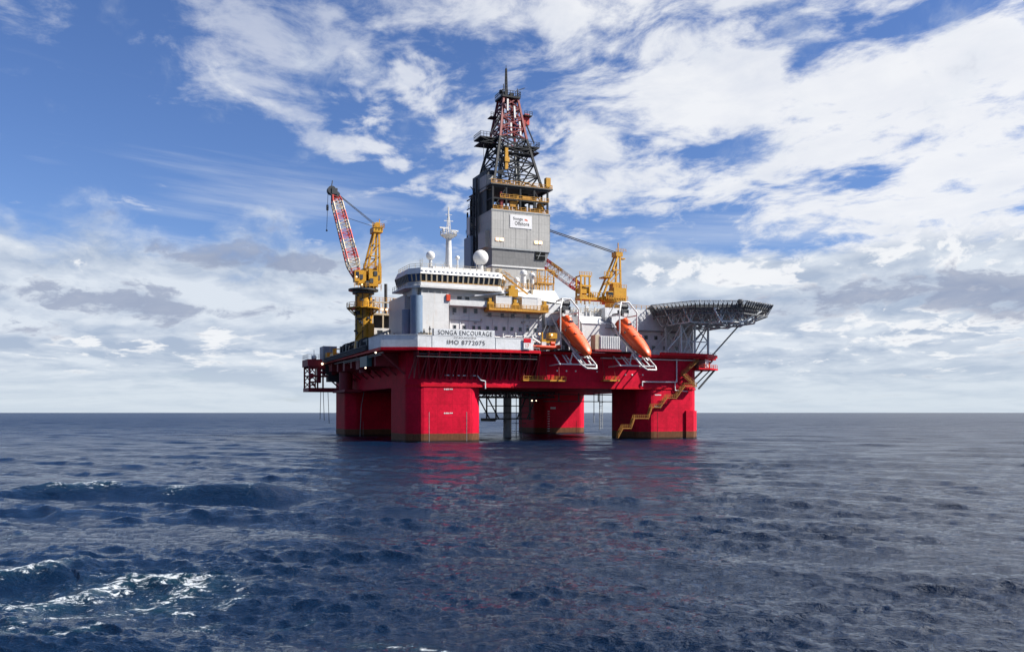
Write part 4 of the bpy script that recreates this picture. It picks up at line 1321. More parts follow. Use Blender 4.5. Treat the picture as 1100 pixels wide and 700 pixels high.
# dark tower standing at the left face
MB().box((34.6, 45.0, 42.0), (36.4, 51.2, 66.2)).box((35.4, 39.5, 30.0), (36.4, 44.8, 60.0)).build('side_casing', M['blue'], der)
MB().box((35.2, 33.6, 60.6), (36.4, 39.6, 66.0)).build('duct', M['clad'], der)
MB().box((36.6, 36.0, 72.2), (39.2, 48.5, 86.0)).build('wind_wall', M['dark'], der)
MB().box((36.2, 35.4, 79.6), (36.6, 41.0, 84.2)).box((36.55, 35.2, 79.6), (39.0, 36.0, 84.2)).build('wind_wall_panel', M['clad_soft'], der)
t = MB()
for v in (42, 44.6, 47.6, 50.6):
    t.bar((35.6, v, 50), (35.6, v, 84.5 - (v - 42) * 1.1), 0.45)
for z in (56, 60, 64, 68, 72, 76, 79):
    t.bar((35.6, 41.5, z), (35.6, 51, z), 0.3).bar((35.6, 42, z), (35.6, 47.6, z + 4), 0.2)
t.rail([(35.3, 41, 68.0), (35.3, 51.2, 68.0)], 1.2, 0.12).rail([(35.3, 41, 76.0), (35.3, 49.2, 76.0)], 1.2, 0.12)
t.build('side_frame', M['lattice'], der)
MB().tube((35.9, 42.4, 62), (35.9, 42.4, 84.6), 0.32).build('standpipe', M['pale'], der)
MB().box((35.0, 47.4, 67.0), (36.0, 49.4, 73.0)).build('side_panel', M['pale'], der)

# open drill-pipe level between cladding and lattice
t = MB()
for u in (37.0, 41.6, 46.5, 51.4, 56.2):
    for v in (31.6, 50.4):
        t.bar((u, v, 72.2), (u, v, 80.2), 0.55)
for v in (36, 41, 46):
    t.bar((56.2, v, 72.2), (56.2, v, 80.2), 0.5).bar((37, v, 72.2), (37, v, 80.2), 0.5)
for z in (76.0, 79.8):
    t.bar((37, 31.6, z), (56.4, 31.6, z), 0.5).bar((37, 50.4, z), (56.4, 50.4, z), 0.5).bar((56.2, 31.6, z), (56.2, 50.4, z), 0.5).bar((37, 31.6, z), (37, 50.4, z), 0.5)
t.bar((37, 31.6, 72.4), (41.6, 31.6, 79.6), 0.3).bar((51.4, 31.6, 79.6), (56.2, 31.6, 72.4), 0.3)
for i in range(26):
    u, v, z = rnd.uniform(38, 55.5), rnd.uniform(34, 48), rnd.choice((72.4, 73.0, 76.3))
    t.box((u, v, z), (u + rnd.uniform(0.5, 2.2), v + rnd.uniform(0.5, 2), z + rnd.uniform(0.8, 3.2)))
t.build('open_level_frame', M['lattice'], der)
t = MB()
for z, u0, u1 in ((72.4, 37, 56.4), (76.2, 39.5, 56.6), (80.6, 36.4, 57.8)):
    t.rail([(u0, 31.3, z), (u1, 31.3, z)], 1.2, 0.15, 1.6, (1.0, 0.5), kick=True)
t.rail([(57.6, 31.3, 80.6), (57.6, 50, 80.6)], 1.2, 0.14)
t.box((43.2, 32, 74.0), (45.8, 33, 75.6)).box((53.4, 32, 73.4), (55.2, 34, 76.0)).box((47.5, 31.8, 76.4), (52.4, 33, 77.6))
t.build('yellow_walkway', M['yrail'], der)
MB().box((39.8, 31.8, 73.2), (40.8, 33.2, 78.2)).box((41.4, 32.2, 74.8), (42.4, 33.2, 77.4)).build('red_manifold', M['derred'], der)
MB().box((44.4, 32.5, 75.8), (46.4, 34, 78.2)).box((55.6, 31.2, 81.2), (57.2, 32.8, 84.2)).build('yellow_cabinet', M['yellow'], der)
MB().box((36.2, 31.0, 80.2), (57.9, 51.0, 80.6)).build('lattice_base', M['dark'], der)

# lattice
DC = (46.2, 41.0)
lt = MB().cage(DC, 17.0, 80.6, 9.4, 97.4, 4, 0.72, 0.36)
for a in ((0, 1), (1, 0)):
    for z, s in ((84.6, 15.2), (89.0, 13.2), (93.4, 11.2)):
        h = s / 2
        lt.bar((DC[0] - h * a[0], DC[1] - h * a[1], z), (DC[0] + h * a[0], DC[1] + h * a[1], z), 0.3)
for i in range(16):
    x = DC[0] + rnd.uniform(-6, 6) * 0.8; y = DC[1] + rnd.uniform(-5, 5)
    z = rnd.uniform(81, 93)
    lt.bar((x, y, z), (x + rnd.uniform(-2.4, 2.4), y + rnd.uniform(-2, 2), z + rnd.uniform(2.5, 5)), 0.28)
lt.build('lower_lattice', M['lattice'], der)
t = MB()
for u in (42.2, 43.0, 49.0, 50.4):
    t.tube((u, 40, 80.6), (u - (u - DC[0]) * 0.3, 40, 97), 0.38)
t.build('pipe_stand', M['steel'], der)
MB().box((42.2, 33.6, 86), (43.2, 34.8, 93.0)).box((42.0, 33.4, 88.5), (43.6, 35, 90.0)).build('top_drive', M['yellow'], der)
t = MB().cage(DC, 9.4, 97.4, 5.0, 111.2, 4, 0.66, 0.34)
t.build('upper_lattice', M['derred'], der)
t = MB()
for u in (-2.6, -1.2, 0.3, 1.7, 2.9):
    t.bar((DC[0] + u * 1.3, DC[1] - 3, 97.6), (DC[0] + u * 0.7, DC[1] - 1.6, 111), 0.30)
for i in range(18):
    z = rnd.uniform(97.6, 107)
    h = 4.2 - (z - 97.6) * 0.16
    t.bar((DC[0] + rnd.uniform(-h, h), DC[1] + rnd.uniform(-h, h), z), (DC[0] + rnd.uniform(-h, h) * 0.8, DC[1] + rnd.uniform(-h, h) * 0.8, z + rnd.uniform(1.5, 4)), 0.26)
t.build('crown_leg', M['derred'], der)
t = MB()
for u, z0, z1 in ((-0.6, 98.0, 102.4), (2.8, 98.0, 103.2), (-1.9, 106, 110), (0.7, 104.0, 108)):
    t.bar((DC[0] + u, DC[1] - 4.2, z0), (DC[0] + u * 0.9, DC[1] - 3.8, z1), 0.55)
t.build('crown_brace', M['offwhite'], der)
t = MB()
for u0, u1, v0, v1, z in ((35.0, 41.4, 37.0, 43.0, 96.6), (51.2, 56.4, 38.0, 44.0, 95.6), (42.6, 51.4, 34.4, 37.6, 93.6)):
    t.box((u0, v0, z), (u1, v1, z + 0.35))
    t.bar((u0 + 0.3, v0, z - 1.6), (u1 - 0.3, v0, z), 0.2).bar((u1 - 0.3, v0, z - 1.6), (u0 + 0.3, v0, z), 0.2).box((u0, v0, z - 1.7), (u1, v1, z - 1.5))
    t.rail([(u0, v0, z + 0.35), (u1, v0, z + 0.35), (u1, v1, z + 0.35)], 1.5, 0.13, 1.0).rail([(u0, v1, z + 0.35), (u0, v0, z + 0.35)], 1.5, 0.13, 1.0)
t.bar((37.0, 40, 96.4), (42.2, 40, 92), 0.3).bar((55, 40, 95.4), (50.6, 40, 91), 0.3)
t.bar((38.4, 36.8, 98), (41.6, 36.8, 104), 0.34).bar((54.4, 38, 97), (51, 38, 104), 0.34)
t.build('fingerboard_platform', M['lattice'], der)
t = MB()
t.box((52.0, 40, 103.6), (53.6, 42, 107.2)).box((49.6, 37.4, 100.2), (51.0, 38.4, 104))
t.build('red_casing', M['boomred'], der)
t = MB().box((43.0, 37.8, 111.0), (49.4, 44.2, 111.6)).box((44.6, 39.6, 111.6), (45.6, 42.2, 113.6)).box((46.6, 39.6, 111.6), (47.8, 42.2, 113.2)).bar((44.2, 39, 109.4), (44.2, 43, 109.4), 0.4).bar((48.2, 39, 109.4), (48.2, 43, 109.4), 0.4)
t.rail([(43, 37.8, 111.6), (49.4, 37.8, 111.6), (49.4, 44.2, 111.6)], 1.6, 0.16, 0.9).rail([(43, 44.2, 111.6), (43, 37.8, 111.6)], 1.6, 0.16, 0.9)
for u, v, h in ((43.4, 38, 3.4), (48.8, 39, 3.0), (47.4, 42, 2.6), (44.6, 43, 3.0)):
    t.bar((u, v, 111.6), (u, v, 111.6 + h), 0.2)
t.box((42.4, 38.4, 112.2), (43.2, 39.4, 113.2)).bar((48, 38, 113.4), (51, 38, 114.8), 0.2)
t.box((51.4, 39, 106.2), (54.2, 42, 106.5)).rail([(51.4, 39, 106.5), (54.2, 39, 106.5)], 1.2, 0.14, 0.9)
t.box((39.4, 39, 104.2), (42.0, 42, 104.5)).rail([(39.4, 39, 104.5), (42, 39, 104.5)], 1.2, 0.14, 0.9)
t.build('crown_block', M['lattice'], der)
t = MB().cage((45.6, 41), 0.75, 113.4, 0.4, 121.4, 8, 0.14, 0.10)
t.bar((45.6, 41, 121.4), (45.6, 41, 122.6), 0.14)
t.build('aerial', M['lattice'], der)
MB().tube((36.2, 37.4, 84.2), (36.2, 37.4, 96), 0.07).build('guy_line', M['rope'], der)

# ================================================================ cranes
def lattice_boom(p, q, side, w0, w1, d0, d1, n, parent, mats, lw=0.34, bw=0.16):
    """Four-chord lattice boom from p to q, each section its own part in its own paint."""
    p, q, side = Vector(p), Vector(q), Vector(side).normalized()
    ax = (q - p).normalized()
    dep = side.cross(ax).normalized()
    def cor(k, t):
        x, y = ((-1, -1), (1, -1), (1, 1), (-1, 1))[k % 4]
        env = min(1.0, 0.35 + t * 4.0) * min(1.0, 0.55 + (1 - t) * 4.0)
        return p + (q - p) * t + side * (x * (w0 + (w1 - w0) * t) / 2 * env) + dep * (y * (d0 + (d1 - d0) * t) / 2 * env)
    for j in range(n):
        m = MB()
        sub = 3
        for i in range(sub):
            t0, t1 = (j + i / sub) / n, (j + (i + 1) / sub) / n
            for k in range(4):
                m.bar(cor(k, t0), cor(k, t1), lw)
                if (i + k) % 2:
                    m.bar(cor(k, t0), cor(k + 1, t1), bw)
                else:
                    m.bar(cor(k + 1, t0), cor(k, t1), bw)
                m.bar(cor(k, t1), cor(k + 1, t1), bw)
        m.build('boom_section', M[mats[j % len(mats)]], parent)
    return cor


lc = thing('pedestal_crane', 'yellow pedestal crane with raised red and white lattice boom at the left of the rig', 'crane', (-5.0, 30.0, 25.3))
ped = MB().tube((-5, 30, 25.3), (-5, 30, 30.0), 3.0, 2.45, 24).tube((-5, 30, 30.0), (-5, 30, 43.0), 2.45, n=24).build('pedestal', M['yellow'], lc)
t = MB()
for z in (31.5, 33.8, 36.1, 38.4):
    t.tube((-5, 30, z), (-5, 30, z + 0.12), 2.52, n=24)
for k in range(12):
    a = k * 0.26 + 3.4
    t.bar((-5 + 2.52 * math.cos(a), 30 + 2.6 * math.sin(a), 29.5 + k * 0.75), (-5 + 2.6 * math.cos(a + 0.26), 30 + 2.6 * math.sin(a + 0.26), 30.25 + k * 0.75), 0.5, 0.3)
t.build('pedestal_stair', M['yellow'], ped)
MB().box((-4.2, 27.4, 30), (-2.4, 28.4, 34.2)).build('pedestal_ladder', M['yrail'], ped)
pl = MB()
ring = [(-5 + 4.9 * math.cos(a), 30 + 4.9 * math.sin(a)) for a in np.linspace(0, 2 * math.pi, 17)[:-1]]
pl.prism(ring, 38.6, 38.9)
for k in range(8):
    a = k * math.pi / 4 + 0.3
    pl.bar((-5 + 2.4 * math.cos(a), 30 + 2.4 * math.sin(a), 36.6), (-5 + 4.6 * math.cos(a), 30 + 4.6 * math.sin(a), 38.6), 0.3)
plo = pl.build('pedestal_walkway', M['yellow'], lc)
MB().rail([(x, y, 38.9) for x, y in ring + ring[:1]], 1.3, 0.14, 1.4).build('railing', M['yrail'], plo)
MB().tube((-5, 30, 43.0), (-5, 30, 43.9), 3.2, n=24).tube((-5, 30, 43.9), (-5, 30, 44.4), 4.4, n=20).build('slew_ring', M['dark'], lc)
mh = MB().box((-7.4, 27.0, 45.6), (-4.9, 30.0, 49.6)).box((-4.2, 26.6, 45.0), (-1.4, 31.5, 49.8)).box((-4.9, 30.0, 44.4), (-1.2, 34.5, 50.8)).box((-1.3, 28.4, 46.4), (0.1, 32.4, 51.4))
mh.build('machinery_house', M['yellow'], lc)
MB().box((-8.4, 26.6, 46.2), (-7.0, 28.8, 49.4)).build('operator_cab', M['yellow'], lc)
MB().box((-8.0, 26.52, 47.2), (-7.1, 26.6, 49.0)).build('cab_window', M['pane'], lc)
MB().rail([(-8.6, 26.2, 44.4), (-0.6, 26.2, 44.4), (0.6, 31, 44.4)], 1.3, 0.15, 1.2).rail([(-4.2, 26.4, 50.6), (-0.6, 26.4, 50.6)], 1.2, 0.14, 1.0).rail([(-5.0, 30, 50.8), (-1, 30, 50.8)], 1.2, 0.14, 1.0).build('railing', M['yrail'], lc)
t = MB()
for v in (27.2, 32.4):
    t.bar((-4.6, v, 49.4), (-1.9, 29 + (v - 29) * 0.55, 61.4), 0.55).bar((-0.8, v, 49.4), (-0.8, 29 + (v - 29) * 0.55, 61.4), 0.55)
    t.bar((-3.6, v, 54.0), (-0.8, v, 54.0), 0.3).bar((-2.6, v, 57.6), (-0.8, v, 57.6), 0.3)
    t.bar((-4.4, v, 50.4), (-0.8, 29 + (v - 29) * 0.85, 54.0), 0.26).bar((-3.6, v, 54.0), (-0.8, 29 + (v - 29) * 0.7, 57.6), 0.24)
t.bar((-3.4, 27.2, 54), (-3.4, 32.4, 54), 0.3)
t.build('a_frame', M['yellow'], lc)
t = MB().box((-2.6, 27.4, 61.2), (0.2, 31.6, 62.8)).tube((-1.2, 28.2, 63.4), (-1.2, 30.8, 63.4), 0.9, n=14)
t.rail([(-3.0, 27, 62.4), (0.6, 27, 62.4), (0.6, 31.6, 62.4)], 1.3, 0.13, 0.9).bar((-0.4, 29, 62.8), (-0.4, 29, 65.4), 0.25)
t.build('a_frame_head', M['yellow'], lc)
t = MB()
for i in range(18):
    a, z = rnd.uniform(3.2, 6.0), rnd.uniform(31, 43)
    x, y = -5 + 2.6 * math.cos(a), 30 + 2.6 * math.sin(a)
    t.box((x - 0.3, y - 0.3, z), (x + rnd.uniform(0.2, 0.5), y + 0.3, z + rnd.uniform(0.3, 1.2)))
for a in (3.6, 4.4, 5.3):
    t.tube((-5 + 2.62 * math.cos(a), 30 + 2.62 * math.sin(a), 30), (-5 + 2.62 * math.cos(a), 30 + 2.62 * math.sin(a), 43), 0.11, n=6)
t.build('pedestal_fitting', M['dark'], ped)
t = MB()
for x, y, z in ((-6.4, 26.9, 47.0), (-3.4, 26.5, 46.0), (-2.2, 26.5, 48.2), (-1.0, 28.2, 47.2), (-4.6, 26.6, 45.2)):
    t.box((x - 0.5, y - 0.1, z), (x + 0.5, y + 0.4, z + 1.3))
t.build('vent_opening', M['dark'], lc)
TIP = (-12.3, 36.0, 73.6)
lattice_boom((-7.4, 28.0, 47.0), TIP, (1, 0.15, 0.18), 3.5, 2.7, 2.2, 1.8, 9, lc, ['boomred', 'beige'], 0.34, 0.12)
t = MB().box((-13.3, 34.8, 73.0), (-11.6, 37.2, 74.8)).tube((-13.2, 35, 74.2), (-13.2, 37, 74.2), 1.25, n=16).tube((-11.7, 35, 73.0), (-11.7, 37, 73.0), 0.9, n=16)
t.bar((-13.2, 36, 75.2), (-12.9, 36, 77.2), 0.25).bar((-13.6, 35, 73), (-11.6, 35, 70.4), 0.3)
t.build('boom_head', M['dark'], lc)
t = MB()
for dv in (-0.9, -0.3, 0.3, 0.9):
    t.tube((-1.4, 29.4 + dv, 63.6), (-11.2, 36 + dv * 0.6, 73.2), 0.055, n=6)
t.tube((-1.4, 29.4, 63.0), (-10.4, 34, 66.4), 0.07, n=6)
t.build('luffing_cable', M['rope'], lc)
hk = MB().tube((-14.2, 36, 74), (-14.6, 36, 62.4), 0.07, n=6).build('hoist_cable', M['rope'], lc)
MB().box((-14.7, 35.7, 68.2), (-14.1, 36.3, 69.8)).ball((-14.6, 36, 62.2), 0.3, 8, 6).build('hook_block', M['dark'], lc)
for z, u in ((47.4, -8.0), (45.2, -6.4)):
    MB().ball((u, 26.0, z), 0.25, 8, 6).build('work_lamp', M['lamp'], lc)

rc = thing('pedestal_crane', 'yellow crane right of the derrick with its lattice boom lowered leftwards behind the derrick', 'crane', (88.0, 45.0, 25.3))
MB().tube((88, 45, 25.3), (88, 45, 46.5), 2.6, n=24).build('pedestal', M['yellow'], rc)
MB().tube((88, 45, 46.5), (88, 45, 47.2), 4.4, n=20).build('slew_ring', M['yellow'], rc)
MB().box((86.4, 40.8, 46.8), (91.4, 44.6, 51.6)).box((88, 44.6, 47.2), (91.6, 47, 53.6)).box((83.2, 42.4, 46.8), (86.2, 45.4, 48.6)).build('machinery_house', M['yellow'], rc)
MB().box((84.0, 40.6, 47.2), (86.0, 42.4, 50.2)).build('operator_cab', M['yellow'], rc)
MB().box((83.95, 40.54, 48.2), (85.9, 40.6, 49.8)).build('cab_window', M['pane'], rc)
t = MB()
for v in (42.6, 46.6):
    t.bar((90.2, v, 47.2), (90.2, 44.6 + (v - 44.6) * 0.6, 64.2), 0.55)
    t.bar((82.4, v, 47.2), (89.4, 44.6 + (v - 44.6) * 0.6, 63.2), 0.6)
    t.bar((85.2, v, 53.4), (90.2, v, 53.4), 0.5).bar((87.0, v, 58.0), (90.2, v, 58.0), 0.4).bar((84.4, v, 52.0), (90.2, v, 57.8), 0.3)
t.build('a_frame', M['yellow'], rc)
t = MB().box((88.6, 43.0, 63.0), (91.2, 46.4, 64.6)).box((83.6, 42.4, 55.2), (86.6, 46.6, 55.6)).rail([(83.4, 42.3, 55.6), (86.6, 42.3, 55.6)], 1.5, 0.17, 0.9)
t.box((91.0, 43.6, 62.2), (92.6, 45.4, 62.6)).rail([(88.4, 42.9, 64.6), (92.4, 42.9, 64.6)], 1.0, 0.14, 0.9)
t.bar((90.2, 44.6, 64.6), (90.2, 44.6, 68.0), 0.3)
t.build('a_frame_head', M['yellow'], rc)
MB().rail([(83, 40.3, 47.2), (91.6, 40.3, 47.2)], 1.4, 0.16, 1.0).rail([(86.4, 40.8, 51.6), (91.4, 40.8, 51.6)], 1.1, 0.14, 1.0).build('railing', M['yrail'], rc)
BF, BT = (82.0, 47.6, 48.4), (46.5, 64.4, 76.9)
lattice_boom(BF, BT, (-0.40, -0.9, 0.05), 3.2, 2.4, 3.0, 2.2, 10, rc, ['yellow', 'boomred', 'offwhite'], 0.42, 0.17)
t = MB()
for dv in (-0.8, 0.8):
    t.tube((89.6, 44.8 + dv, 64.4), (47, 64.0 + dv, 80.3), 0.17, n=6)
t.build('luffing_cable', M['rope'], rc)
# steelwork round the boom foot
t = MB()
for u in (75.0, 78.4):
    for v in (44, 47.4):
        t.bar((u, v, 46), (u, v, 55.6), 0.5)
for z in (48.6, 52, 55.4):
    t.bar((74.6, 44, z), (79.0, 44, z), 0.55).bar((75, 44, z), (75, 47.4, z), 0.4)
t.box((75.2, 44.2, 49.4), (78.2, 47, 51.6)).box((74.4, 43.6, 47.2), (84, 47.4, 48.2))
t.rail([(74.4, 43.8, 55.6), (79.2, 43.8, 55.6)], 1.2, 0.16, 0.9).rail([(78, 43.5, 48.2), (84, 43.5, 48.2)], 1.6, 0.2, 0.9)
t.build('boom_rest', M['yellow'], rc)

# ================================================================ helideck
hd = thing('helideck', 'large octagonal grey helideck on truss legs overhanging the right end of the rig', 'helideck', (99.5, 5.0, 25.3))
HC, HR = (99.5, 5.0), 18.6


def octo(r, n=8):
    return [(HC[0] + r * math.cos(math.pi / n + 2 * math.pi * k / n - RTH), HC[1] + r * math.sin(math.pi / n + 2 * math.pi * k / n - RTH)) for k in range(n)]


MB().prism(octo(HR), 40.2, 41.0).build('landing_deck', M['steel'], hd)
t = MB()
oi, oo = octo(HR - 0.1), octo(HR + 1.7)
for k in range(8):
    a0, a1 = Vector((*oi[k], 39.8)), Vector((*oi[(k + 1) % 8], 39.8))
    b0, b1 = Vector((*oo[k], 42.0)), Vector((*oo[(k + 1) % 8], 42.0))
    n = 11
    for j in range(n + 1):
        t.bar(a0.lerp(a1, j / n), b0.lerp(b1, j / n), 0.2)
        t.bar(a0.lerp(a1, j / n) - Vector((0, 0, 1.0)), b0.lerp(b1, j / n), 0.16)
    for f in (0.0, 0.5, 1.0):
        t.bar(a0.lerp(b0, f), a1.lerp(b1, f), 0.18 if f != 0.5 else 0.12)
    t.bar(a0 - Vector((0, 0, 1.3)), a1 - Vector((0, 0, 1.3)), 0.32)
    for j in range(n * 3):
        f0, f1 = j / (n * 3), (j + 1) / (n * 3)
        t.bar(a0.lerp(a1, f0), b0.lerp(b1, f1), 0.07).bar(a0.lerp(a1, f1), b0.lerp(b1, f0), 0.07)
t.build('safety_net', M['net'], hd)
t = MB()
for k in range(8):
    a0, a1 = Vector((*oo[k], 42.0)), Vector((*oo[(k + 1) % 8], 42.0))
    for j in range(5):
        p = a0.lerp(a1, (j + 0.5) / 5)
        t.box((p.x - 0.12, p.y - 0.12, 41.9), (p.x + 0.12, p.y + 0.12, 42.25))
t.build('edge_light', M['offwhite'], hd)
MB().box((HC[0] - 2, HC[1] - HR - 0.4, 40.8), (HC[0] - 0.9, HC[1] - HR + 0.6, 42.5)).box((HC[0] + 11.5, HC[1] - 11, 41.0), (HC[0] + 13.2, HC[1] - 9, 42.6)).build('foam_monitor', M['dark'], hd)
# trusses under the deck, in lines along u and along v
t = MB()
for v in (-10.5, -4.3, 1.9, 8.1, 14.3, 20.5):
    half = math.sqrt(max(0, (HR - 0.8) ** 2 - (v - HC[1]) ** 2))
    u0, u1 = HC[0] - half, HC[0] + half
    t.bar((u0, v, 39.9), (u1, v, 39.9), 0.36)
    k0, k1 = u0 + 2.5, u1 - 7.0
    t.bar((k0, v, 36.2), (k1, v, 36.2), 0.42).bar((k1, v, 36.2), (u1, v, 39.8), 0.36).bar((k0, v, 36.2), (u0, v, 39.8), 0.36)
    n = max(2, round((k1 - k0) / 4.6))
    for j in range(n + 1):
        u = k0 + (k1 - k0) * j / n
        t.bar((u, v, 36.2), (u, v, 39.9), 0.26)
        if j < n:
            un = k0 + (k1 - k0) * (j + 0.5) / n
            ue = k0 + (k1 - k0) * (j + 1) / n
            t.bar((u, v, 36.2), (un, v, 39.9), 0.26).bar((un, v, 39.9), (ue, v, 36.2), 0.26)
for u in (86.5, 93.5, 100.5, 107.5):
    half = math.sqrt((HR - 1.5) ** 2 - (u - HC[0]) ** 2)
    v0, v1 = HC[1] - half, HC[1] + half
    t.bar((u, v0 + 2, 36.2), (u, v1 - 2, 36.2), 0.36).bar((u, v0, 39.8), (u, v0 + 2, 36.2), 0.3)
    n = 6
    for j in range(n):
        a, b = v0 + 2 + (v1 - v0 - 4) * j / n, v0 + 2 + (v1 - v0 - 4) * (j + 1) / n
        t.bar((u, a, 36.2), (u, (a + b) / 2, 39.9), 0.24).bar((u, (a + b) / 2, 39.9), (u, b, 36.2), 0.24)
t.build('deck_truss', M['truss'], hd)
t = MB()
for v in (1.0, 9.5, 20.0):
    for u in (87.0, 92.0, 97.0):
        t.bar((u, v, 25.3), (u, v, 36.2), 0.5)
    t.bar((87, v, 25.5), (92, v, 36.0), 0.3).bar((92, v, 25.5), (87, v, 36.0), 0.3).bar((92, v, 36.0), (97, v, 30.8), 0.3).bar((97, v, 36.0), (92, v, 30.8), 0.3)
    t.bar((82, v, 28), (90, v, 36.0), 0.34).bar((87, v, 30.8), (97, v, 30.8), 0.3)
    t.bar((97, v, 30.8), (92, v, 25.5), 0.3)
for u in (87.0, 97.0):
    t.bar((u, 1, 36.0), (u, 9.5, 26), 0.28).bar((u, 9.5, 36.0), (u, 20, 26), 0.28)
t.build('support_leg', M['truss'], hd)
t = MB()
for v in (1.0, 20.0):
    t.bar((98.0, v, 26.2), (108.5, v, 36.2), 0.34)
t.build('raking_strut', M['net'], hd)

hd.location.z -= 0.9

# grey house under the helideck
hh = thing('grey_house', 'pale grey house with a row of small windows under the helideck', 'building', (82.0, 20.0, 25.3))
MB().box((68.0, 12.0, 25.3), (99.0, 30.0, 33.8)).build('wall', M['pale'], hh)
MB().box((66.0, 11.0, 33.8), (98.0, 30.0, 40.4)).build('wall', M['pale'], hh)
MB().box((65.8, 10.8, 33.6), (98.4, 12.0, 33.95)).build('deck_belt', M['steel'], hh)
for u, z in [(70.5 + 3.6 * i, 31.2) for i in range(7)] + [(71.5 + 4.2 * i, 28.0) for i in range(6)]:
    f = MB().box((u - 0.65, 11.9, z - 0.1), (u + 0.65, 12.0, z + 1.2)).build('window', M['steel'], hh)
    MB().box((u - 0.5, 11.86, z), (u + 0.5, 11.9, z + 1.05)).build('pane', M['pane'], f)
MB().rail([(66, 10.9, 40.4), (90, 10.9, 40.4)], 1.2, 0.13).build('railing', M['yrail'], hh)

# ================================================================ lifeboats and their launching ramps
D = Vector((2.3, -15.0, -12.3)).normalized()
SD = D.cross(Vector((0, 0, 1))).normalized()          # to the boat's side
UPV = SD.cross(D).normalized()
if UPV.z < 0:
    UPV = -UPV
LBP = Vector((45.9, 1.2, 34.9))


def lb_pt(x, s, h):
    return LBP + D * x + SD * s + UPV * h


def make_lifeboat():
    t = thing('lifeboat', 'orange enclosed lifeboat sloping on the left launching ramp beside the accommodation', 'lifeboat', tuple(lb_pt(9, 0, -2)), 'free fall lifeboats')
    prof = [(0.0, 0.95, 0.9, -0.7), (0.5, 1.55, 1.5, -1.1), (2.0, 1.95, 1.9, -1.45), (4.5, 2.15, 2.0, -1.75), (8.0, 2.2, 1.95, -1.85), (11.5, 2.15, 1.8, -1.8), (14.0, 1.85, 1.5, -1.55),
            (15.9, 1.45, 1.1, -1.25), (16.8, 1.0, 0.7, -0.9), (17.2, 0.4, 0.25, -0.4)]
    rings = []
    for x, w, ht, hb in prof:
        r = []
        for i in range(20):
            a = 2 * math.pi * i / 20
            ca, sa = math.cos(a), math.sin(a)
            sq = 0.72
            cx_ = math.copysign(abs(ca) ** sq, ca) * w
            cy_ = math.copysign(abs(sa) ** 0.85, sa) * (ht if sa > 0 else -hb)
            r.append(lb_pt(x, cx_, cy_))
        rings.append(r)
    hull = MB().loft(rings).build('hull', M['orange'], t)
    ck = []
    for x, w, h in ((1.2, 0.7, 2.0), (1.8, 1.0, 2.75), (3.6, 1.05, 2.85), (4.8, 0.75, 2.0)):
        ck.append([lb_pt(x, math.copysign(abs(math.cos(a)) ** 0.6, math.cos(a)) * w, 1.2 + max(0, math.sin(a)) * (h - 1.2)) for a in [2 * math.pi * i / 14 for i in range(14)]])
    cp = MB().loft(ck).build('conning_hatch', M['orange'], t)
    g = MB()
    for s in (-0.7, 0.02):
        q = [lb_pt(4.22, s, 2.52), lb_pt(4.22, s + 0.62, 2.52), lb_pt(4.66, s + 0.6, 2.16), lb_pt(4.66, s, 2.16)]
        g.add(q + [p + D * 0.08 + UPV * 0.08 for p in q], [(0, 1, 2, 3), (7, 6, 5, 4), (0, 4, 5, 1), (1, 5, 6, 2), (2, 6, 7, 3), (3, 7, 4, 0)])
    g.build('hatch_window', M['pane'], cp)
    g = MB()
    for x in (6.2, 9.6):
        for s in (-1, 1):
            g.tube(lb_pt(x, s * 1.0, 1.72), lb_pt(x, s * 1.02, 1.95), 0.42, n=12)
    g.build('side_hatch', M['buoy'], t)
    g = MB()
    g.tube(lb_pt(6.4, -2.06, 0.5), lb_pt(6.4, -2.22, 0.5), 0.34, n=12).tube(lb_pt(9.0, -2.06, 0.5), lb_pt(9.0, -2.22, 0.5), 0.34, n=12).tube(lb_pt(6.4, 2.06, 0.5), lb_pt(6.4, 2.22, 0.5), 0.34, n=12)
    g.build('porthole', M['pane'], t)
    g = MB()
    for s in (-1, 1):
        pts = [lb_pt(x, s * (w + 0.03), -0.35) for x, w, _, _ in prof[1:8]]
        for a, b in zip(pts, pts[1:]):
            g.bar(a, b, 0.16, 0.3)
    g.build('rubbing_strake', M['buoy'], t)
    g = MB().tube(lb_pt(-0.5, 0, -0.5), lb_pt(0.1, 0, -0.5), 0.7, n=14)
    g.build('propeller_nozzle', M['dark'], t)
    return t


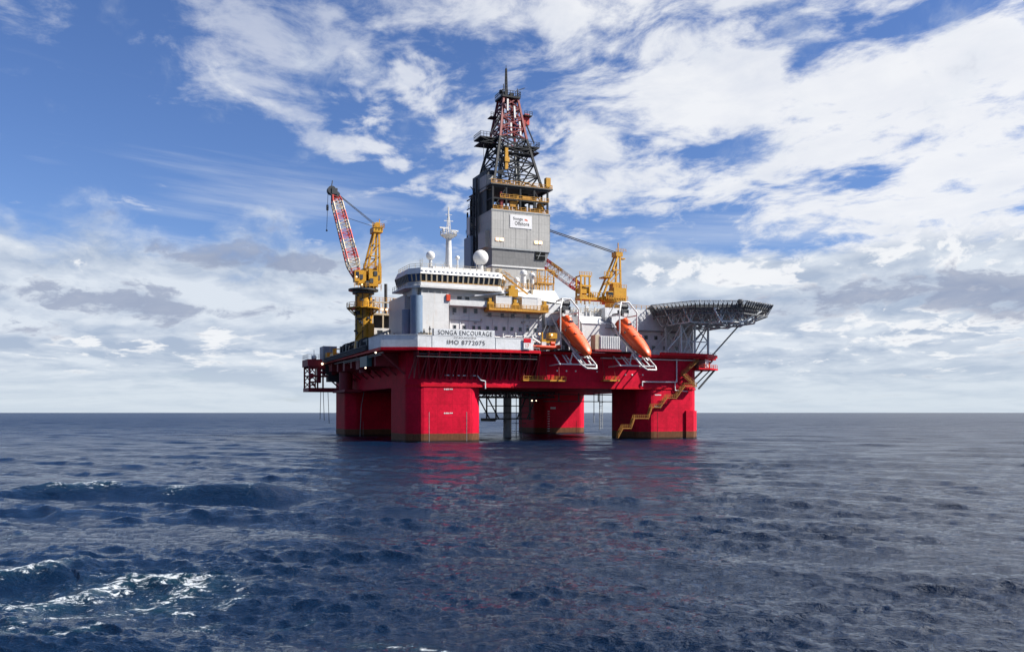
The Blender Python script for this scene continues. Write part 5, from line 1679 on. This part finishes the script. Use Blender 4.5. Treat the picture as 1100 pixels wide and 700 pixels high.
def make_ramp():
    t = thing('launching_ramp', 'white tubular launching ramp with end loop under the left lifeboat', 'davit', (46.0, 0.0, 25.3), 'lifeboat launching ramps')
    r = MB()
    for s in (-1.35, 1.35):
        r.bar(lb_pt(-2.5, s, -2.25), lb_pt(16.4, s, -2.25), 0.5, 0.6)
    for i in range(9):
        r.bar(lb_pt(-1.5 + i * 2.1, -1.35, -2.3), lb_pt(-1.5 + i * 2.1, 1.35, -2.3), 0.3)
    r.build('slide_rail', M['white'], t)
    r = MB()
    pts = [lb_pt(13.5, -2.55, -2.3), lb_pt(19.0, -2.55, -2.3), lb_pt(20.6, -1.7, -2.3), lb_pt(20.6, 1.7, -2.3), lb_pt(19.0, 2.55, -2.3), lb_pt(13.5, 2.55, -2.3)]
    for a, b in zip(pts, pts[1:]):
        r.tube(a, b, 0.24, n=10)
    r.bar(lb_pt(13.5, -2.55, -2.3), lb_pt(13.5, -1.35, -2.3), 0.3).bar(lb_pt(13.5, 2.55, -2.3), lb_pt(13.5, 1.35, -2.3), 0.3)
    r.build('end_loop', M['white'], t)
    # portal that stands over the boat, with its winch head
    r = MB()
    for s, u in ((-1, 43.5), (1, 49.4)):
        r.tube((u, -3.2, 25.9), (u, -3.2, 37.4), 0.21, n=10)
        r.tube((u, -3.2, 37.4), (46.5 + s * 1.3, -1.2, 40.6), 0.21, n=10)
        r.tube((46.5 + s * 1.3, -1.2, 40.6), (46.5 + s * 1.3, 2.5, 40.4), 0.24, n=10)
        r.tube((u, 3.0, 25.9), (u, 3.0, 37.0), 0.2, n=10).tube((u, 3.0, 37.0), (46.5 + s * 1.3, 2.5, 40.4), 0.2, n=10)
        r.tube((u, -3.2, 36.6), (u, 3.0, 36.6), 0.2, n=8)
        r.tube((u, -3.2, 30), (u, 3, 36.4), 0.16, n=8)
    r.tube((45.2, -1.2, 40.6), (47.8, -1.2, 40.6), 0.2, n=10).tube((45.2, 2.5, 40.4), (47.8, 2.5, 40.4), 0.24, n=10)
    r.build('portal_frame', M['white'], t)
    MB().box((45.3, -1.4, 37.2), (47.7, 1.2, 38.4)).tube((45.4, -0.6, 39.3), (47.6, -0.6, 39.3), 0.75, n=14).box((44.4, 0.5, 36.9), (48.6, 2.8, 37.4)).build('winch', M['dark'], t)
    MB().box((45.9, -1.7, 36.3), (47.2, -0.6, 37.3)).build('release_hook', M['offwhite'], t)
    # brackets and struts carrying it off the hull
    r = MB()
    for u in (42.4, 45.0, 46.0, 49.6, 52.2):
        r.bar((u, -0.2, 25.4), (u - 1.2, -7.5, 21.6), 0.3)
    r.bar((41.0, -7.6, 21.5), (52.6, -7.6, 21.5), 0.34).bar((41.6, -0.05, 21.4), (41.0, -7.6, 21.5), 0.3).bar((52.4, -0.05, 21.4), (52.2, -7.6, 21.5), 0.3)
    r.bar((44.2, -7.6, 21.6), tuple(lb_pt(8.6, -1.35, -2.4)), 0.3).bar((49.2, -7.6, 21.6), tuple(lb_pt(8.6, 1.35, -2.4)), 0.3)
    r.build('support_bracket', M['pale'], t)
    pf = MB().box((41.6, -3.8, 25.5), (51.2, 4.0, 25.8)).build('boarding_platform', M['dark'], t)
    MB().rail([(41.7, -3.7, 25.8), (44.4, -3.7, 25.8)], 1.1, 0.1).rail([(48.6, -3.7, 25.8), (51.1, -3.7, 25.8)], 1.1, 0.1).build('railing', M['offwhite'], pf)
    up = MB().box((41.6, 1.4, 33.0), (50.8, 5.2, 33.25)).box((42.0, 2.6, 33.25), (44.2, 5, 36.4))
    up.rail([(41.7, 1.5, 33.25), (44.2, 1.5, 33.25)], 1.1, 0.1).bar((41.8, 5, 25.6), (41.8, 5, 33), 0.3).bar((50.6, 5, 25.6), (50.6, 5, 33), 0.3)
    up.build('upper_platform', M['steel'], t)
    return t


lb_a = make_lifeboat()
rp_a = make_ramp()
SHIFT = E1 * 19.3
lb_b = copy_tree(lb_a); lb_b.location = lb_b.location + SHIFT
lb_b['label'] = 'orange enclosed lifeboat sloping on the right launching ramp beside the helideck'
rp_b = copy_tree(rp_a); rp_b.location = rp_b.location + SHIFT
rp_b['label'] = 'white tubular launching ramp with end loop under the right lifeboat, beside the helideck'

# white shed, corrugated container and other deck goods between the boats
sh = thing('white_shed', 'white shed with sloped roof standing between the two lifeboats', 'shed', (57.5, 5.0, 25.3))
MB().box((53.2, 2.0, 25.3), (62.8, 11.0, 34.2)).build('wall', M['white'], sh)
r = MB().add([(52.9, 1.7, 34.2), (63.1, 1.7, 34.2), (63.1, 11.3, 34.2), (52.9, 11.3, 34.2), (54.0, 6.2, 36.8), (61.6, 6.2, 36.8), (61.6, 11.0, 36.8), (54.0, 11.0, 36.8)],
             [(3, 2, 1, 0), (4, 5, 6, 7), (0, 1, 5, 4), (1, 2, 6, 5), (2, 3, 7, 6), (3, 0, 4, 7)])
r.build('roof', M['white'], sh)
MB().box((62.5, 1.9, 25.3), (62.85, 2.02, 34.2)).box((53.15, 1.9, 25.3), (53.4, 2.02, 34.2)).build('corner_trim', M['pale'], sh)
cn = thing('corrugated_container', 'small white corrugated container with beige end at the deck edge between the lifeboats', 'container', (57.2, -4.6, 25.9))
t = MB()
t.box((54.6, -6.2, 26.2), (60.8, -3.2, 29.9))
cb = t.build('shell', M['white'], cn)
t = MB()
for i in range(9):
    u = 54.9 + i * 0.72
    t.box((u, -6.36, 26.3), (u + 0.34, -6.19, 29.8))
t.build('corrugation', M['white'], cb)
MB().box((53.2, -6.0, 26.0), (54.58, -3.2, 30.2)).build('end_door', M['beige'], cn)
MB().box((52.8, -6.6, 25.5), (61.4, -2.0, 26.0)).build('skid', M['maroon'], cn)

sg = thing('notice_board', 'small red and white notice board on the deck edge near the left lifeboat', 'sign', (33.0, -4.7, 25.3))
MB().box((31.4, -4.8, 25.6), (33.6, -4.65, 27.3)).build('board', M['board'], sg)
MB().box((31.4, -4.82, 27.3), (33.6, -4.65, 28.5)).build('red_panel', M['red'], sg)
lettering('number', [('17', 32.0, 33.0, 25.9, 27.0, 0.02)], M['inkred'], sg, -4.83)
MB().bar((31.6, -4.6, 25.3), (31.6, -4.6, 28.4), 0.12).bar((33.4, -4.6, 25.3), (33.4, -4.6, 28.4), 0.12).build('post', M['steel'], sg)

# rescue boat with its small davit, on the deck edge
rb = thing('rescue_boat', 'low orange rescue boat lying on the deck edge left of the lifeboats', 'boat', (38.4, -3.0, 25.3))
rings = []
for x, w, h in ((34.2, 0.4, 0.5), (35.0, 1.0, 0.8), (37.0, 1.25, 0.9), (41.0, 1.25, 0.9), (42.6, 0.9, 0.95), (43.6, 0.2, 0.8)):
    rings.append([(x, -3.3 + w * math.cos(a), 26.5 + (h * math.sin(a) if math.sin(a) < 0 else 0.35 * math.sin(a)) + (0.3 if x > 42 else 0)) for a in [2 * math.pi * i / 14 for i in range(14)]])
MB().loft(rings).build('hull', M['buoy'], rb)
MB().box((37.4, -3.8, 26.8), (38.8, -2.8, 27.8)).build('console', M['offwhite'], rb)
MB().box((35.4, -4.3, 25.3), (35.8, -2.3, 26.0)).box((41.0, -4.3, 25.3), (41.4, -2.3, 26.0)).build('cradle', M['dark'], rb)
dv = thing('boat_davit', 'yellow boat davit and gear over the low orange rescue boat', 'davit', (40.5, -3.0, 25.3))
MB().box((37.6, -3.4, 27.6), (42.0, -2.2, 28.6)).box((39.6, -3.8, 28.8), (42.2, -2.0, 30.4)).bar((38, -2.8, 25.3), (38, -2.8, 30.6), 0.34).bar((41.8, -2.8, 25.3), (41.8, -2.8, 30.6), 0.34).build('frame', M['yellow'], dv)
MB().bar((34.2, -4.2, 28.9), (38.0, -2.8, 27.2), 0.42).build('arm', M['white'], dv)
MB().tube((40.2, -3.6, 27.4), (41.4, -3.6, 27.4), 0.6, n=12).build('winch_drum', M['buoy'], dv)
for u, z in ((36.6, 30.0), (40.4, 29.8)):
    MB().ball((u, -4.0, z), 0.3, 8, 6).build('work_lamp', M['lamp'], dv)

# pipework and machinery seen between shed and derrick
mb_ = thing('machinery_block', 'grey machinery house with pipes between shed and helideck', 'building', (60.0, 24.0, 25.3))
MB().box((50.0, 14.0, 25.3), (66.0, 28.0, 38.8)).build('wall', M['steel'], mb_)
t = MB()
for i in range(16):
    u = 48.5 + i * 1.1
    t.box((u, 13.0 + rnd.uniform(0, 1), 36 + rnd.uniform(-2, 1)), (u + rnd.uniform(0.4, 1.2), 14.2, 38.8 + rnd.uniform(0, 2.4)))
t.build('duct', M['offwhite'], mb_)
MB().rail([(48, 13.4, 38.8), (72, 13.4, 38.8)], 1.3, 0.14, 1.2).rail([(48, 13.4, 41.0), (66, 13.4, 41.0)], 1.2, 0.14, 1.4).build('railing', M['beige'], mb_)
MB().box((47.6, 6.0, 25.3), (52.0, 13.0, 31.5)).box((64.2, 5.0, 25.3), (67.0, 12.0, 31.0)).build('pump_house', M['dark'], mb_)
